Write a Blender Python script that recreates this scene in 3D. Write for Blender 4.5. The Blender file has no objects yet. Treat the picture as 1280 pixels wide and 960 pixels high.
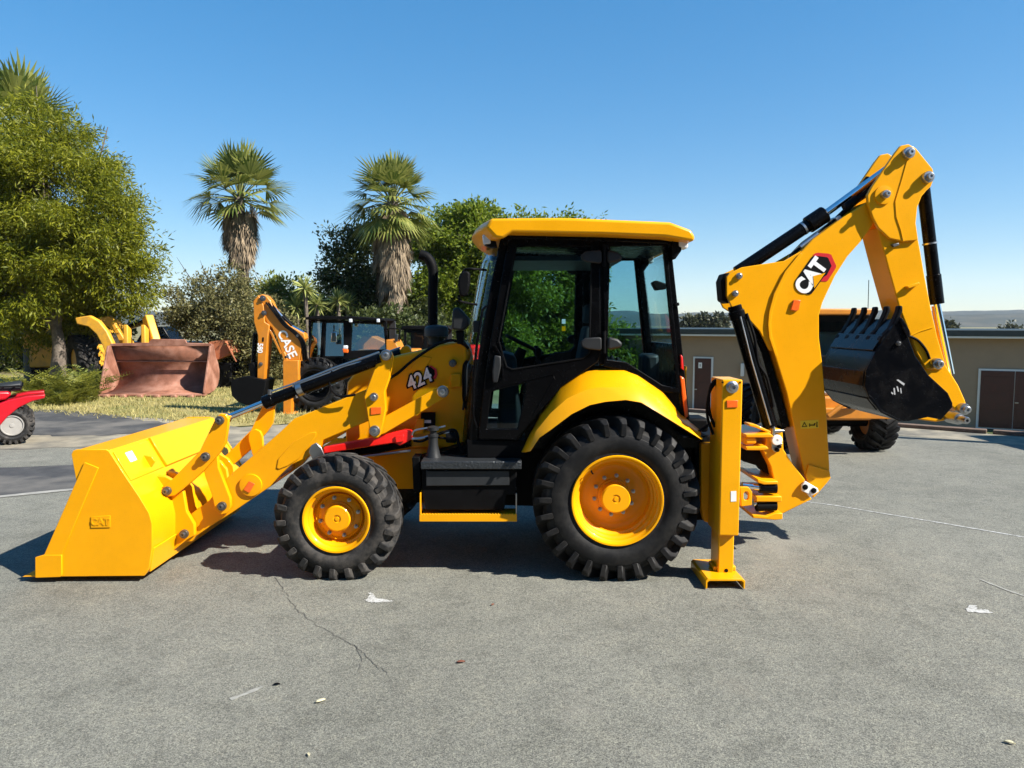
import bpy, bmesh, math, random
import numpy as np
from mathutils import Vector, Matrix, noise

random.seed(7)
RNG = np.random.default_rng(11)
S = bpy.context.scene
COL = S.collection
F = 924.0
PITCH = math.atan(77 / 924)
CP, SP = math.cos(PITCH), math.sin(PITCH)
H = 2.159

# ------------------------------------------------------------------ measuring helpers
def U(px, py, Y):
    """measured point of the photograph that lies at distance Y -> place in the yard"""
    dx = (px - 640) / F
    dy = (480 - py) / F
    fy = CP + dy * SP
    fz = -SP + dy * CP
    k = Y / fy
    return Vector((dx * k, Y, H + fz * k))

def G(px, py, z=0.0):
    dx = (px - 640) / F
    dy = (480 - py) / F
    fy = CP + dy * SP
    fz = -SP + dy * CP
    k = (z - H) / fz
    return Vector((dx * k, fy * k, z))

def zf(ox, oy, s):
    return lambda *p: [(ox + x * s, oy + y * s) for x, y in p]
z1 = zf(20, 480, .27073); z2 = zf(260, 400, .27073); z3 = zf(320, 540, .28125)
z4 = zf(560, 250, .32289); z5 = zf(640, 430, .32298); z6 = zf(840, 440, .3125)
z7 = zf(880, 170, .27344); z8 = zf(880, 360, .3125); zk = zf(900, 500, 1 / 6)
zb = zf(1010, 360, .20833); zc = zf(280, 360, 1 / 6); zh = zf(480, 400, .125)
zr = zf(560, 270, 1 / 6); zw = zf(1100, 360, .25); zt = zf(490, 500, 1 / 6)
b4 = zf(180, 320, .25); r2 = zf(0, 350, .28112); zl = zf(0, 380, .125); zg = zf(960, 290, .11455)
zy = zf(840, 370, .19802)

# ------------------------------------------------------------------ materials
MATS = {}
def nodes(name):
    m = bpy.data.materials.new(name); m.use_nodes = True
    nt = m.node_tree
    b = nt.nodes['Principled BSDF']
    return m, nt, b

def mat(name, col, rough=.5, metal=0., coat=0., var=.12, vscale=6., bump=0., bscale=60., spec=.5, dirt=None, dirtamt=.0, dscale=3.):
    if name in MATS: return MATS[name]
    m, nt, b = nodes(name)
    L = nt.links.new
    tc = nt.nodes.new('ShaderNodeTexCoord')
    n = nt.nodes.new('ShaderNodeTexNoise'); n.inputs['Scale'].default_value = vscale
    n.inputs['Detail'].default_value = 6; n.inputs['Roughness'].default_value = .65
    L(tc.outputs['Object'], n.inputs['Vector'])
    r = nt.nodes.new('ShaderNodeMapRange')
    r.inputs['From Min'].default_value = .3; r.inputs['From Max'].default_value = .7
    r.inputs['To Min'].default_value = 1 - var; r.inputs['To Max'].default_value = 1 + var
    L(n.outputs['Fac'], r.inputs['Value'])
    mx = nt.nodes.new('ShaderNodeMix'); mx.data_type = 'RGBA'; mx.blend_type = 'MULTIPLY'
    mx.inputs['Factor'].default_value = 1
    mx.inputs[6].default_value = (*col, 1)
    L(r.outputs['Result'], mx.inputs[7])
    out = mx.outputs[2]
    if dirt:
        n2 = nt.nodes.new('ShaderNodeTexNoise'); n2.inputs['Scale'].default_value = dscale
        n2.inputs['Detail'].default_value = 8; n2.inputs['Roughness'].default_value = .7
        L(tc.outputs['Object'], n2.inputs['Vector'])
        r2_ = nt.nodes.new('ShaderNodeMapRange')
        r2_.inputs['From Min'].default_value = .45; r2_.inputs['From Max'].default_value = .75
        r2_.inputs['To Max'].default_value = dirtamt
        L(n2.outputs['Fac'], r2_.inputs['Value'])
        m2 = nt.nodes.new('ShaderNodeMix'); m2.data_type = 'RGBA'
        L(r2_.outputs['Result'], m2.inputs['Factor'])
        L(out, m2.inputs[6]); m2.inputs[7].default_value = (*dirt, 1)
        out = m2.outputs[2]
    L(out, b.inputs['Base Color'])
    rr = nt.nodes.new('ShaderNodeMapRange')
    rr.inputs['To Min'].default_value = max(.02, rough - .08); rr.inputs['To Max'].default_value = min(1, rough + .1)
    L(n.outputs['Fac'], rr.inputs['Value']); L(rr.outputs['Result'], b.inputs['Roughness'])
    b.inputs['Metallic'].default_value = metal
    b.inputs['Specular IOR Level'].default_value = spec
    b.inputs['Coat Weight'].default_value = coat; b.inputs['Coat Roughness'].default_value = .08
    if bump:
        n3 = nt.nodes.new('ShaderNodeTexNoise'); n3.inputs['Scale'].default_value = bscale; n3.inputs['Detail'].default_value = 4
        L(tc.outputs['Object'], n3.inputs['Vector'])
        bp = nt.nodes.new('ShaderNodeBump'); bp.inputs['Strength'].default_value = bump; bp.inputs['Distance'].default_value = .01
        L(n3.outputs['Fac'], bp.inputs['Height']); L(bp.outputs['Normal'], b.inputs['Normal'])
    MATS[name] = m
    return m

def leafmat(name, c1, c2, trans=.35, rough=.5):
    m, nt, b = nodes(name); L = nt.links.new
    g = nt.nodes.new('ShaderNodeNewGeometry')
    cr = nt.nodes.new('ShaderNodeValToRGB')
    cr.color_ramp.elements[0].color = (*c1, 1); cr.color_ramp.elements[1].color = (*c2, 1)
    L(g.outputs['Random Per Island'], cr.inputs['Fac'])
    L(cr.outputs['Color'], b.inputs['Base Color'])
    b.inputs['Roughness'].default_value = rough; b.inputs['Specular IOR Level'].default_value = .3
    t = nt.nodes.new('ShaderNodeBsdfTranslucent')
    L(cr.outputs['Color'], t.inputs['Color'])
    mx = nt.nodes.new('ShaderNodeMixShader'); mx.inputs['Fac'].default_value = trans
    L(b.outputs['BSDF'], mx.inputs[1]); L(t.outputs['BSDF'], mx.inputs[2])
    L(mx.outputs['Shader'], nt.nodes['Material Output'].inputs['Surface'])
    MATS[name] = m
    return m

def glassmat(name, tint, ior=1.45, refl=(.9, .95, 1)):
    m, nt, b = nodes(name); L = nt.links.new
    nt.nodes.remove(b)
    t = nt.nodes.new('ShaderNodeBsdfTransparent'); t.inputs['Color'].default_value = (*tint, 1)
    g = nt.nodes.new('ShaderNodeBsdfGlossy'); g.inputs['Roughness'].default_value = .01
    g.inputs['Color'].default_value = (*refl, 1)
    f = nt.nodes.new('ShaderNodeFresnel'); f.inputs['IOR'].default_value = ior
    mx = nt.nodes.new('ShaderNodeMixShader')
    ge = nt.nodes.new('ShaderNodeNewGeometry'); su = nt.nodes.new('ShaderNodeMath'); su.operation = 'SUBTRACT'; su.inputs[0].default_value = 1
    L(ge.outputs['Backfacing'], su.inputs[1]); mu = nt.nodes.new('ShaderNodeMath'); mu.operation = 'MULTIPLY'
    L(f.outputs['Fac'], mu.inputs[0]); L(su.outputs[0], mu.inputs[1])
    L(mu.outputs[0], mx.inputs['Fac']); L(t.outputs['BSDF'], mx.inputs[1]); L(g.outputs['BSDF'], mx.inputs[2])
    L(mx.outputs['Shader'], nt.nodes['Material Output'].inputs['Surface'])
    MATS[name] = m
    return m

YEL = mat('yellow_paint', (.77, .335, .002), .36, coat=.22, var=.06, vscale=2.2, spec=.14)
YEL2 = mat('orange_yellow_paint', (.56, .19, .008), .45, coat=.1, var=.12, vscale=4, dirt=(.25, .13, .05), dirtamt=.35)
YELF = mat('faded_yellow_paint', (.70, .34, .02), .5, var=.15, vscale=2, dirt=(.2, .12, .06), dirtamt=.6)
BLK = mat('black_paint', (.0022, .0022, .0026), .26, var=.2, spec=.12)
BLKM = mat('matt_black', (.003, .003, .0034), .6, var=.3, spec=.1)
BUCK = mat('black_bucket_paint', (.0016, .0019, .003), .25, coat=.1, var=.25, spec=.12, dirt=(.018, .016, .015), dirtamt=.6, dscale=4)
GRY = mat('dark_grey_panel', (.022, .024, .026), .5, var=.15, spec=.3)
PLAS = mat('grey_plastic', (.016, .017, .018), .5, var=.2, bump=.1, bscale=200, spec=.3)
RUB = mat('tyre_rubber', (.007, .007, .0075), .55, var=.25, vscale=5, bump=.15, bscale=40, spec=.2, dirt=(.04, .037, .033), dirtamt=.75, dscale=4)
RUBD = mat('dusty_tyre_rubber', (.018, .0175, .017), .68, var=.3, vscale=5, bump=.2, bscale=40, spec=.25, dirt=(.11, .095, .08), dirtamt=.8, dscale=5)
STEEL = mat('steel', (.42, .43, .44), .34, metal=1, var=.15)
CHR = mat('chrome_rod', (.8, .81, .83), .1, metal=1, var=.03)
PINM = mat('dark_steel', (.13, .13, .13), .4, metal=.8, var=.2)
RED = mat('red_paint', (.8, .012, .008), .38, coat=.3, var=.05)
LOGR = mat('logo_red', (.55, .01, .015), .4, var=.03)
WHT = mat('white_vinyl', (.78, .78, .76), .45, var=.03)
ORG = mat('orange_reflector', (.85, .13, .01), .3, coat=.5, var=.15, vscale=40)
RUST = mat('rusty_steel', (.24, .095, .055), .7, var=.35, vscale=3, bump=.3, bscale=25, dirt=(.40, .22, .16), dirtamt=.9, dscale=1.6)
GLS = glassmat('tinted_glass', (.70, .84, .87), 1.45)
SKYG = glassmat('sky_reflecting_glass', (.7, .8, .84), 3.2, (1, .82, .66))
GLSC = glassmat('clear_glass', (.86, .92, .93))
LAMP = mat('lamp_lens', (.62, .65, .68), .12, var=.1, coat=.6)
TREAD = mat('tread_plate', (.05, .055, .06), .38, metal=.6, var=.3, vscale=60, bump=.8, bscale=55)
SEAT = mat('seat_fabric', (.03, .03, .032), .85, var=.2)

# ------------------------------------------------------------------ mesh builder
WL = {}
def wl(o):
    return WL[o.name] if o is not None else Vector((0, 0, 0))

class MB:
    def __init__(s): s.bm = bmesh.new()
    def prism_xz(s, pts, y0, y1, holes=()):
        bm = s.bm
        def face(y):
            if not holes:
                return [bm.faces.new([bm.verts.new((x, y, z)) for x, z in pts])]
            edges = []
            for lp in (pts, *holes):
                vs = [bm.verts.new((x, y, z)) for x, z in lp]
                edges += [bm.edges.new((vs[i], vs[(i + 1) % len(vs)])) for i in range(len(vs))]
            r = bmesh.ops.triangle_fill(bm, edges=edges, use_beauty=True, use_dissolve=False)
            return [g for g in r['geom'] if isinstance(g, bmesh.types.BMFace)]
        fs = face(y0)
        r = bmesh.ops.extrude_face_region(bm, geom=fs, use_keep_orig=True)
        bmesh.ops.translate(bm, vec=(0, y1 - y0, 0), verts=[g for g in r['geom'] if isinstance(g, bmesh.types.BMVert)])
        return s
    def prism(s, pts, Yu, y0, y1, holes=()):
        f = lambda l: [(p.x, p.z) for p in (U(x, y, Yu) for x, y in l)]
        return s.prism_xz(f(pts), y0, y1, [f(h) for h in holes])
    def ribbon(s, pts, th, Yu, y0, y1):
        """open profile given a thickness to the side, drawn through in depth"""
        P = [Vector((p.x, p.z)) for p in (U(x, y, Yu) for x, y in pts)]
        off = []
        for i, p in enumerate(P):
            a = P[max(0, i - 1)]; b = P[min(len(P) - 1, i + 1)]
            d = (b - a).normalized(); off.append(p + Vector((d.y, -d.x)) * th)
        return s.prism_xz([(p.x, p.y) for p in P] + [(p.x, p.y) for p in reversed(off)], y0, y1)
    def box(s, x0, x1, y0, y1, z0, z1):
        return s.prism_xz([(x0, z0), (x1, z0), (x1, z1), (x0, z1)], y0, y1)
    def cyl(s, p0, p1, r, r2=None, seg=20):
        return s.tube([p0, p1], [r, r if r2 is None else r2], seg)
    def tube(s, pts, r, seg=8):
        bm = s.bm
        pts = [Vector(p) for p in pts]
        rs = r if isinstance(r, (list, tuple)) else [r] * len(pts)
        rings = []
        ref = None
        for i, p in enumerate(pts):
            d = (pts[min(i + 1, len(pts) - 1)] - pts[max(i - 1, 0)]).normalized()
            if ref is None:
                ref = Vector((0, 0, 1)) if abs(d.z) < .9 else Vector((1, 0, 0))
            a = (ref - d * ref.dot(d)).normalized(); ref = a
            b = d.cross(a)
            rings.append([bm.verts.new(p + (a * math.cos(t) + b * math.sin(t)) * rs[i]) for t in (2 * math.pi * k / seg for k in range(seg))])
        for A, B in zip(rings, rings[1:]):
            for k in range(seg):
                bm.faces.new((A[k], A[(k + 1) % seg], B[(k + 1) % seg], B[k]))
        bm.faces.new(rings[0]); bm.faces.new(list(reversed(rings[-1])))
        return s
    def spline(s, pts, r, seg=8, n=6):
        P = [Vector(p) for p in pts]; out = []
        for i in range(len(P) - 1):
            a = P[max(i - 1, 0)]; b = P[i]; c = P[i + 1]; d = P[min(i + 2, len(P) - 1)]
            for k in range(n):
                t = k / n
                out.append(.5 * ((2 * b) + (c - a) * t + (2 * a - 5 * b + 4 * c - d) * t * t + (3 * b - a - 3 * c + d) * t ** 3))
        out.append(P[-1])
        return s.tube(out, r, seg)
    def lathe(s, prof, c, axis='y', seg=48, closed=False):
        """prof: list of (radius, along-axis)"""
        bm = s.bm; c = Vector(c); rings = []
        for r, a in prof:
            ring = []
            for k in range(seg):
                t = 2 * math.pi * k / seg
                u, v = math.cos(t) * r, math.sin(t) * r
                q = {'y': (u, a, v), 'z': (u, v, a), 'x': (a, u, v)}[axis]
                ring.append(bm.verts.new(c + Vector(q)))
            rings.append(ring)
        pairs = list(zip(rings, rings[1:]))
        if closed: pairs.append((rings[-1], rings[0]))
        for A, B in pairs:
            for k in range(seg):
                bm.faces.new((A[k], A[(k + 1) % seg], B[(k + 1) % seg], B[k]))
        if not closed:
            bm.faces.new(rings[0]); bm.faces.new(list(reversed(rings[-1])))
        return s
    def hexa(s, q):
        v = [s.bm.verts.new(p) for p in q]
        for f in ((0, 1, 2, 3), (7, 6, 5, 4), (0, 4, 5, 1), (1, 5, 6, 2), (2, 6, 7, 3), (3, 7, 4, 0)):
            s.bm.faces.new([v[i] for i in f])
        return s
    def grid(s, rows):
        vs = [[s.bm.verts.new(p) for p in r] for r in rows]
        for A, B in zip(vs, vs[1:]):
            for k in range(len(A) - 1):
                s.bm.faces.new((A[k], A[k + 1], B[k + 1], B[k]))
        return s
    def build(s, name, m, parent=None, bevel=0., seg=2, ang=35, solid=0., smooth=True, recalc=True):
        bm = s.bm
        if recalc: bmesh.ops.recalc_face_normals(bm, faces=bm.faces)
        me = bpy.data.meshes.new(name); bm.to_mesh(me); bm.free()
        return link(name, me, m, parent, bevel, seg, ang, solid, smooth)

def link(name, me, m, parent=None, bevel=0., seg=2, ang=35, solid=0., smooth=True, origin=None):
    n = len(me.vertices)
    co = np.empty(n * 3, np.float32); me.vertices.foreach_get('co', co); co = co.reshape(-1, 3)
    c = Vector([float(v) for v in (co.min(0) + co.max(0)) / 2]) if origin is None else Vector(origin)
    if parent is None and origin is None: c.z = float(co[:, 2].min())
    me.transform(Matrix.Translation(-c))
    me.materials.append(m)
    if smooth:
        me.polygons.foreach_set('use_smooth', [True] * len(me.polygons))
        me.set_sharp_from_angle(angle=math.radians(ang))
    o = bpy.data.objects.new(name, me); COL.objects.link(o)
    WL[o.name] = c
    o.parent = parent
    o.location = c - wl(parent)
    if solid:
        md = o.modifiers.new('thick', 'SOLIDIFY'); md.thickness = solid; md.offset = 0
    if bevel:
        md = o.modifiers.new('edge', 'BEVEL'); md.width = bevel; md.segments = seg
        md.limit_method = 'ANGLE'; md.angle_limit = math.radians(40)
    return o

def thing(name, label, cat, loc, group=None):
    o = bpy.data.objects.new(name, None); COL.objects.link(o)
    o.location = loc; WL[o.name] = Vector(loc)
    o.empty_display_size = .3
    return tag(o, label, cat, group)
def tag(o, label, cat, group=None):
    o['label'] = label; o['category'] = cat
    if group: o['group'] = group
    return o
def struct(o, kind='structure'):
    o['kind'] = kind; return o
def kids(o): return [c for c in bpy.data.objects if c.parent == o]
def copy_tree(o, parent=None, dy=None):
    c = o.copy(); COL.objects.link(c)
    if parent is not None: c.parent = parent
    for ch in kids(o): copy_tree(ch, c)
    return c

def text(body, O, ang, h, name, m, parent, y, ext=.002, off=0., sx=1., shear=0.):
    """raised or printed lettering lying on a face that looks towards -Y; O centre, h cap height"""
    cu = bpy.data.curves.new('t', 'FONT'); cu.body = body; cu.align_x = 'CENTER'; cu.align_y = 'CENTER'
    cu.size = 1; cu.extrude = .01; cu.offset = off; cu.shear = shear
    ob = bpy.data.objects.new('t', cu); COL.objects.link(ob)
    me = bpy.data.meshes.new_from_object(ob.evaluated_get(bpy.context.evaluated_depsgraph_get()))
    bpy.data.objects.remove(ob); 
    co = np.array([v.co[:] for v in me.vertices])
    lo, hi = co.min(0), co.max(0)
    k = h / (hi[1] - lo[1])
    ca, sa = math.cos(ang), math.sin(ang)
    for v in me.vertices:
        x = (v.co.x - (lo[0] + hi[0]) / 2) * k * sx; yy = (v.co.y - (lo[1] + hi[1]) / 2) * k
        t = (v.co.z - lo[2]) / max(1e-9, hi[2] - lo[2])
        v.co = (O[0] + x * ca - yy * sa, y - ext * t, O[1] + x * sa + yy * ca)
    me.name = name
    return link(name, me, m, parent, smooth=False)

# ------------------------------------------------------------------ wheels
def tyre_mesh(c, R, w, rim, nlug, lugh, skew, lugw, seg=96, rot=0., depth_in=.12):
    """tyre around the Y axis, outer face at y=c.y, running to y=c.y+w"""
    mb = MB(); Rc = R - lugh
    h = Rc - rim
    prof = [(rim - .012, .035), (rim + .012, .018), (rim + .03, .024), (rim + .25 * h, .004), (rim + .42 * h, -.006), (rim + .6 * h, .0),
            (rim + .68 * h, .006), (rim + .7 * h, .012), (rim + .84 * h, .024), (rim + .95 * h, .055), (Rc, .1), (Rc + .004, w / 2)]
    prof += [(r, w - a) for r, a in reversed(prof[:-1])]
    mb.lathe(prof, c, 'y', seg, closed=True)
    def pt(r, y, th): return Vector(c) + Vector((r * math.cos(th), y, r * math.sin(th)))
    for side in (0, 1):
        for k in range(nlug):
            th0 = rot + 2 * math.pi * (k + .5 * side) / nlug
            secs = [(-.004, rim + .66 * h, R - lugh * .75, .80, 0.), (.026, rim + .78 * h, R - .008, 1.0, .06), (.06, rim + .85 * h, R, .92, .16),
                    (w * .32, Rc - .02, R, .72, .55), (w * .53, Rc - .02, R - .002, .62, 1.)]
            qs = []
            for y, rb, rt, wf, t in secs:
                yy = y if side == 0 else w - y
                th = th0 + skew * t
                hw = lugw * wf / R
                qs.append([pt(rb, yy, th - hw * 1.25), pt(rb, yy, th + hw * 1.25), pt(rt, yy, th + hw), pt(rt, yy, th - hw)])
            vs = [[mb.bm.verts.new(p) for p in q] for q in qs]
            for A, B in zip(vs, vs[1:]):
                for i in range(4):
                    mb.bm.faces.new((A[i], A[(i + 1) % 4], B[(i + 1) % 4], B[i]))
            mb.bm.faces.new(vs[0]); mb.bm.faces.new(list(reversed(vs[-1])))
    return mb

def wheel(name, c, R, w, rim, nlug, lugh, skew, lugw, m, mr, parent, hub_r, hub_y, disc_y, nbolt, bolt_r, rot=0., detail=True, seg=96, flip=False):
    t = tyre_mesh(c, R, w, rim, nlug, lugh, skew, lugw, seg, rot).build(name, m, parent, ang=28, bevel=.006 if detail else 0, seg=1)
    cc = Vector(c)
    if flip: cc = cc + Vector((0, w, 0))
    sgn = -1 if flip else 1
    P = lambda l: [(r, a * sgn) for r, a in l]
    prof = [(rim - .004, .06), (rim + .004, .03), (rim + .012, .014), (rim + .006, .004), (rim - .006, .006), (rim - .013, .03), (rim - .03, .045),
            (rim - .034, .09), (rim - .05, .10), (rim - .053, .15), (rim - .07, .162), (rim - .075, disc_y - .02), (rim - .10, disc_y), (hub_r * 1.9, disc_y + .012),
            (hub_r * 1.45, disc_y - .01), (hub_r * 1.2, disc_y - .012), (.03, disc_y - .012), (.03, disc_y + .05), (rim - .02, disc_y + .05)]
    MB().lathe(P(prof), cc, 'y', 64, closed=True).build('rim', mr, t, ang=40)
    hp = [(hub_r * 1.15, disc_y - .005), (hub_r * 1.12, disc_y - .03), (hub_r, disc_y - .035), (hub_r, hub_y + .012), (hub_r - .012, hub_y), (hub_r * .3, hub_y - .001),
          (hub_r * .28, hub_y + .006), (hub_r * .16, hub_y + .006), (hub_r * .14, hub_y - .004)]
    MB().lathe(P(hp), cc, 'y', 40).build('hub', mr, t, ang=35)
    for k in range(nbolt):
        a = 2 * math.pi * (k + .3) / nbolt
        p = cc + Vector((math.cos(a) * bolt_r, (disc_y - .012) * sgn, math.sin(a) * bolt_r))
        mb = MB(); d = Vector((0, -sgn, 0))
        mb.cyl(p, p + d * .008, .017, seg=12); mb.cyl(p + d * .007, p + d * .028, .0125, seg=6); mb.cyl(p + d * .026, p + d * .04, .007, seg=8)
        mb.build('wheel_bolt', STEEL, t)
    return t

def pin(px, py, Yu, r, parent, y=None, ln=.05, m=None, name='pin', ring=True):
    """a pivot pin with washer whose head stands towards -Y"""
    p = U(px, py, Yu); y = Yu if y is None else y
    mb = MB()
    mb.lathe([(r * 1.0, y + .02), (r * 1.0, y - ln * .45), (r * .92, y - ln * .55), (r * .62, y - ln * .56), (r * .60, y - ln * .95), (r * .5, y - ln), (r * .24, y - ln), (r * .22, y - ln * .8)],
             (p.x, 0, p.z), 'y', 24)
    return mb.build(name, m or STEEL, parent, ang=30)

def mirror_y(mb, yc): 
    for v in mb.bm.verts: v.co.y = 2 * yc - v.co.y
    return mb

# ================================================================== THE BACKHOE LOADER
YC = 7.05
def mY(y): return 2 * YC - y
root = thing('backhoe_loader', 'clean new yellow backhoe loader with black cab, front bucket down, standing mid-yard', 'backhoe loader', (0, YC, 0))

# ---- loader bucket
BN, BF = 6.0, 8.12
shell = [(94, 563), (135, 563), (155, 596), (172, 621), (185, 642), (189, 659), (189, 683), (185, 710), (180, 719), (46, 720.5)]
mb = MB().ribbon(shell, .022, BN, BN + .03, BF - .03)
bucket = mb.build('loader_bucket', YEL, root, bevel=.004)
side = [(89, 568), (91, 563.5), (95, 562), (132, 562), (136, 564), (157, 596), (174, 621), (186, 641), (190, 655), (190, 685), (186, 711), (180, 720), (46, 721), (46, 697), (57, 692), (96, 606)]
strip = z1((320, 360), (385, 386), (215, 787), (133, 787))
toe = z1((95, 797), (135, 786), (217, 786), (217, 880), (210, 888), (95, 892))
for y0, y1, f in ((BN, BN + .03, 0), (BF - .03, BF, 1)):
    sp = MB().prism(side, BN, y0, y1).build('side_plate', YEL, bucket, bevel=.004)
    a, b = (y0 - .014, y0 - .001) if not f else (y1 + .001, y1 + .014)
    MB().prism(strip, BN, a, b).build('wear_strip', YEL, bucket, bevel=.004)
    a, b = (y0 - .02, y0 - .001) if not f else (y1 + .001, y1 + .02)
    MB().prism(toe, BN, a, b).build('corner_shoe', YEL, bucket, bevel=.004)
MB().prism([(27, 721.3), (60, 716.5), (110, 716.8), (110, 720.8)], BN, BN + .002, BF - .002).build('cutting_edge', YEL, bucket, bevel=.003)
# upper back plates, lifting eyes, lower wear plate
def slab(pa, pb, th, Yu, y0, y1, out=1):
    a, b = U(*pa, Yu), U(*pb, Yu); d = (b - a).normalized(); n = Vector((-d.z, 0, d.x)) * out
    pts = [a, b, b + n * th, a + n * th]
    return MB().prism_xz([(p.x, p.z) for p in pts], y0, y1)
slab((137, 567), (159, 603), .014, BN, 6.04, 6.62).build('back_plate', YEL, bucket, bevel=.004)
slab((135, 564), (159, 603), .03, BN, 6.66, 8.08).build('back_plate', YEL, bucket, bevel=.006)
slab((189, 686), (184, 716), .012, BN, 6.03, 8.08).build('wear_plate', YEL, bucket, bevel=.004)
p = U(143, 573, BN)
for yy in (6.18,):
    a, b = U(140, 572, BN), U(147, 584, BN)
    d = (b - a).normalized(); n = Vector((-d.z, 0, d.x))
    qs = [a + n * .0142, b + n * .0142]
    lb = MB(); v = [qs[0] + Vector((0, yy, 0)) - Vector((0, a.y, 0)), qs[1] + Vector((0, yy - a.y, 0))]
    lb.hexa([v[0], v[1], v[1] + Vector((0, .11, 0)), v[0] + Vector((0, .11, 0))] + [q + n * .003 for q in (v[0], v[1], v[1] + Vector((0, .11, 0)), v[0] + Vector((0, .11, 0)))])
    lb.build('sticker', WHT, bucket)
a, b = U(146, 582, BN), U(155, 598, BN); d = (b - a).normalized(); n = Vector((-d.z, 0, d.x)); y = 6.42
MB().prism_xz([(q.x, q.z) for q in (a, b, b + n * .02, a + d * .09 + n * .075, a + d * .04 + n * .07, a + n * .02)], y, y + .02).build('lifting_eye', YEL, bucket, bevel=.004)
# cast name plate on the bucket side
plate = z1((347, 612), (437, 606), (437, 662), (347, 664))
pl = MB().prism(plate, BN, BN - .007, BN - .0005).build('name_plate', YEL, bucket, bevel=.003)
o = U(*z1((392, 635))[0], BN)
text('CAT', (o.x, o.z), 0, .062, 'raised_lettering', YEL, bucket, BN - .0068, .004, off=.025, sx=.95)
# hinge plates on the bucket back
hinge = z1((600, 440), (650, 418), (705, 422), (755, 450), (785, 490), (800, 580), (835, 640), (837, 690), (805, 708), (720, 778), (640, 770), (600, 650))
AN, AT = 6.50, .10      # near arm outer face and thickness
for y0 in (6.44, 6.62, mY(6.49), mY(6.67)):
    MB().prism(hinge, AN, y0, y0 + .05).build('hinge_plate', YEL, bucket, bevel=.006)

# ---- loader arms, levers, links (near and far)
arm = [(226, 660), (239, 642), (261, 626), (285, 596), (318, 568), (349, 541), (368, 523), (379, 519), (455, 488), (480, 478), (482, 516),
       (459, 527), (404, 550), (400, 562), (382, 573), (364, 581), (349, 595), (338, 608), (290, 641), (260, 660), (245, 670), (240, 677), (231, 678), (224, 671)]
doub = z2((318, 682), (326, 640), (395, 562), (470, 520), (500, 516), (500, 535), (470, 575), (420, 640), (370, 672), (330, 688))
lever = z1((945, 150), (965, 130), (990, 134), (1003, 155), (1000, 190), (990, 262), (960, 310), (885, 395), (800, 470), (760, 502), (722, 508), (702, 480), (712, 452), (745, 430), (872, 300), (925, 190))
guide = z1((868, 325), (880, 300), (903, 291), (930, 303), (942, 330), (946, 380), (1000, 520), (1003, 560), (985, 590), (960, 596), (932, 575), (915, 500), (888, 425), (868, 350))
rear = z2((790, 460), (1050, 318), (1078, 303), (1102, 312), (1110, 335), (1098, 357), (820, 522), (790, 535))
tower = z2((800, 160), (812, 142), (832, 136), (850, 145), (858, 168), (846, 260), (822, 330), (828, 400), (806, 520), (792, 538), (772, 540), (757, 524), (735, 378), (728, 350), (765, 250))
def both(fn):
    fn(False); fn(True)
def mk(mbf, flip): 
    mb = mbf()
    return mirror_y(mb, YC) if flip else mb
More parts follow.
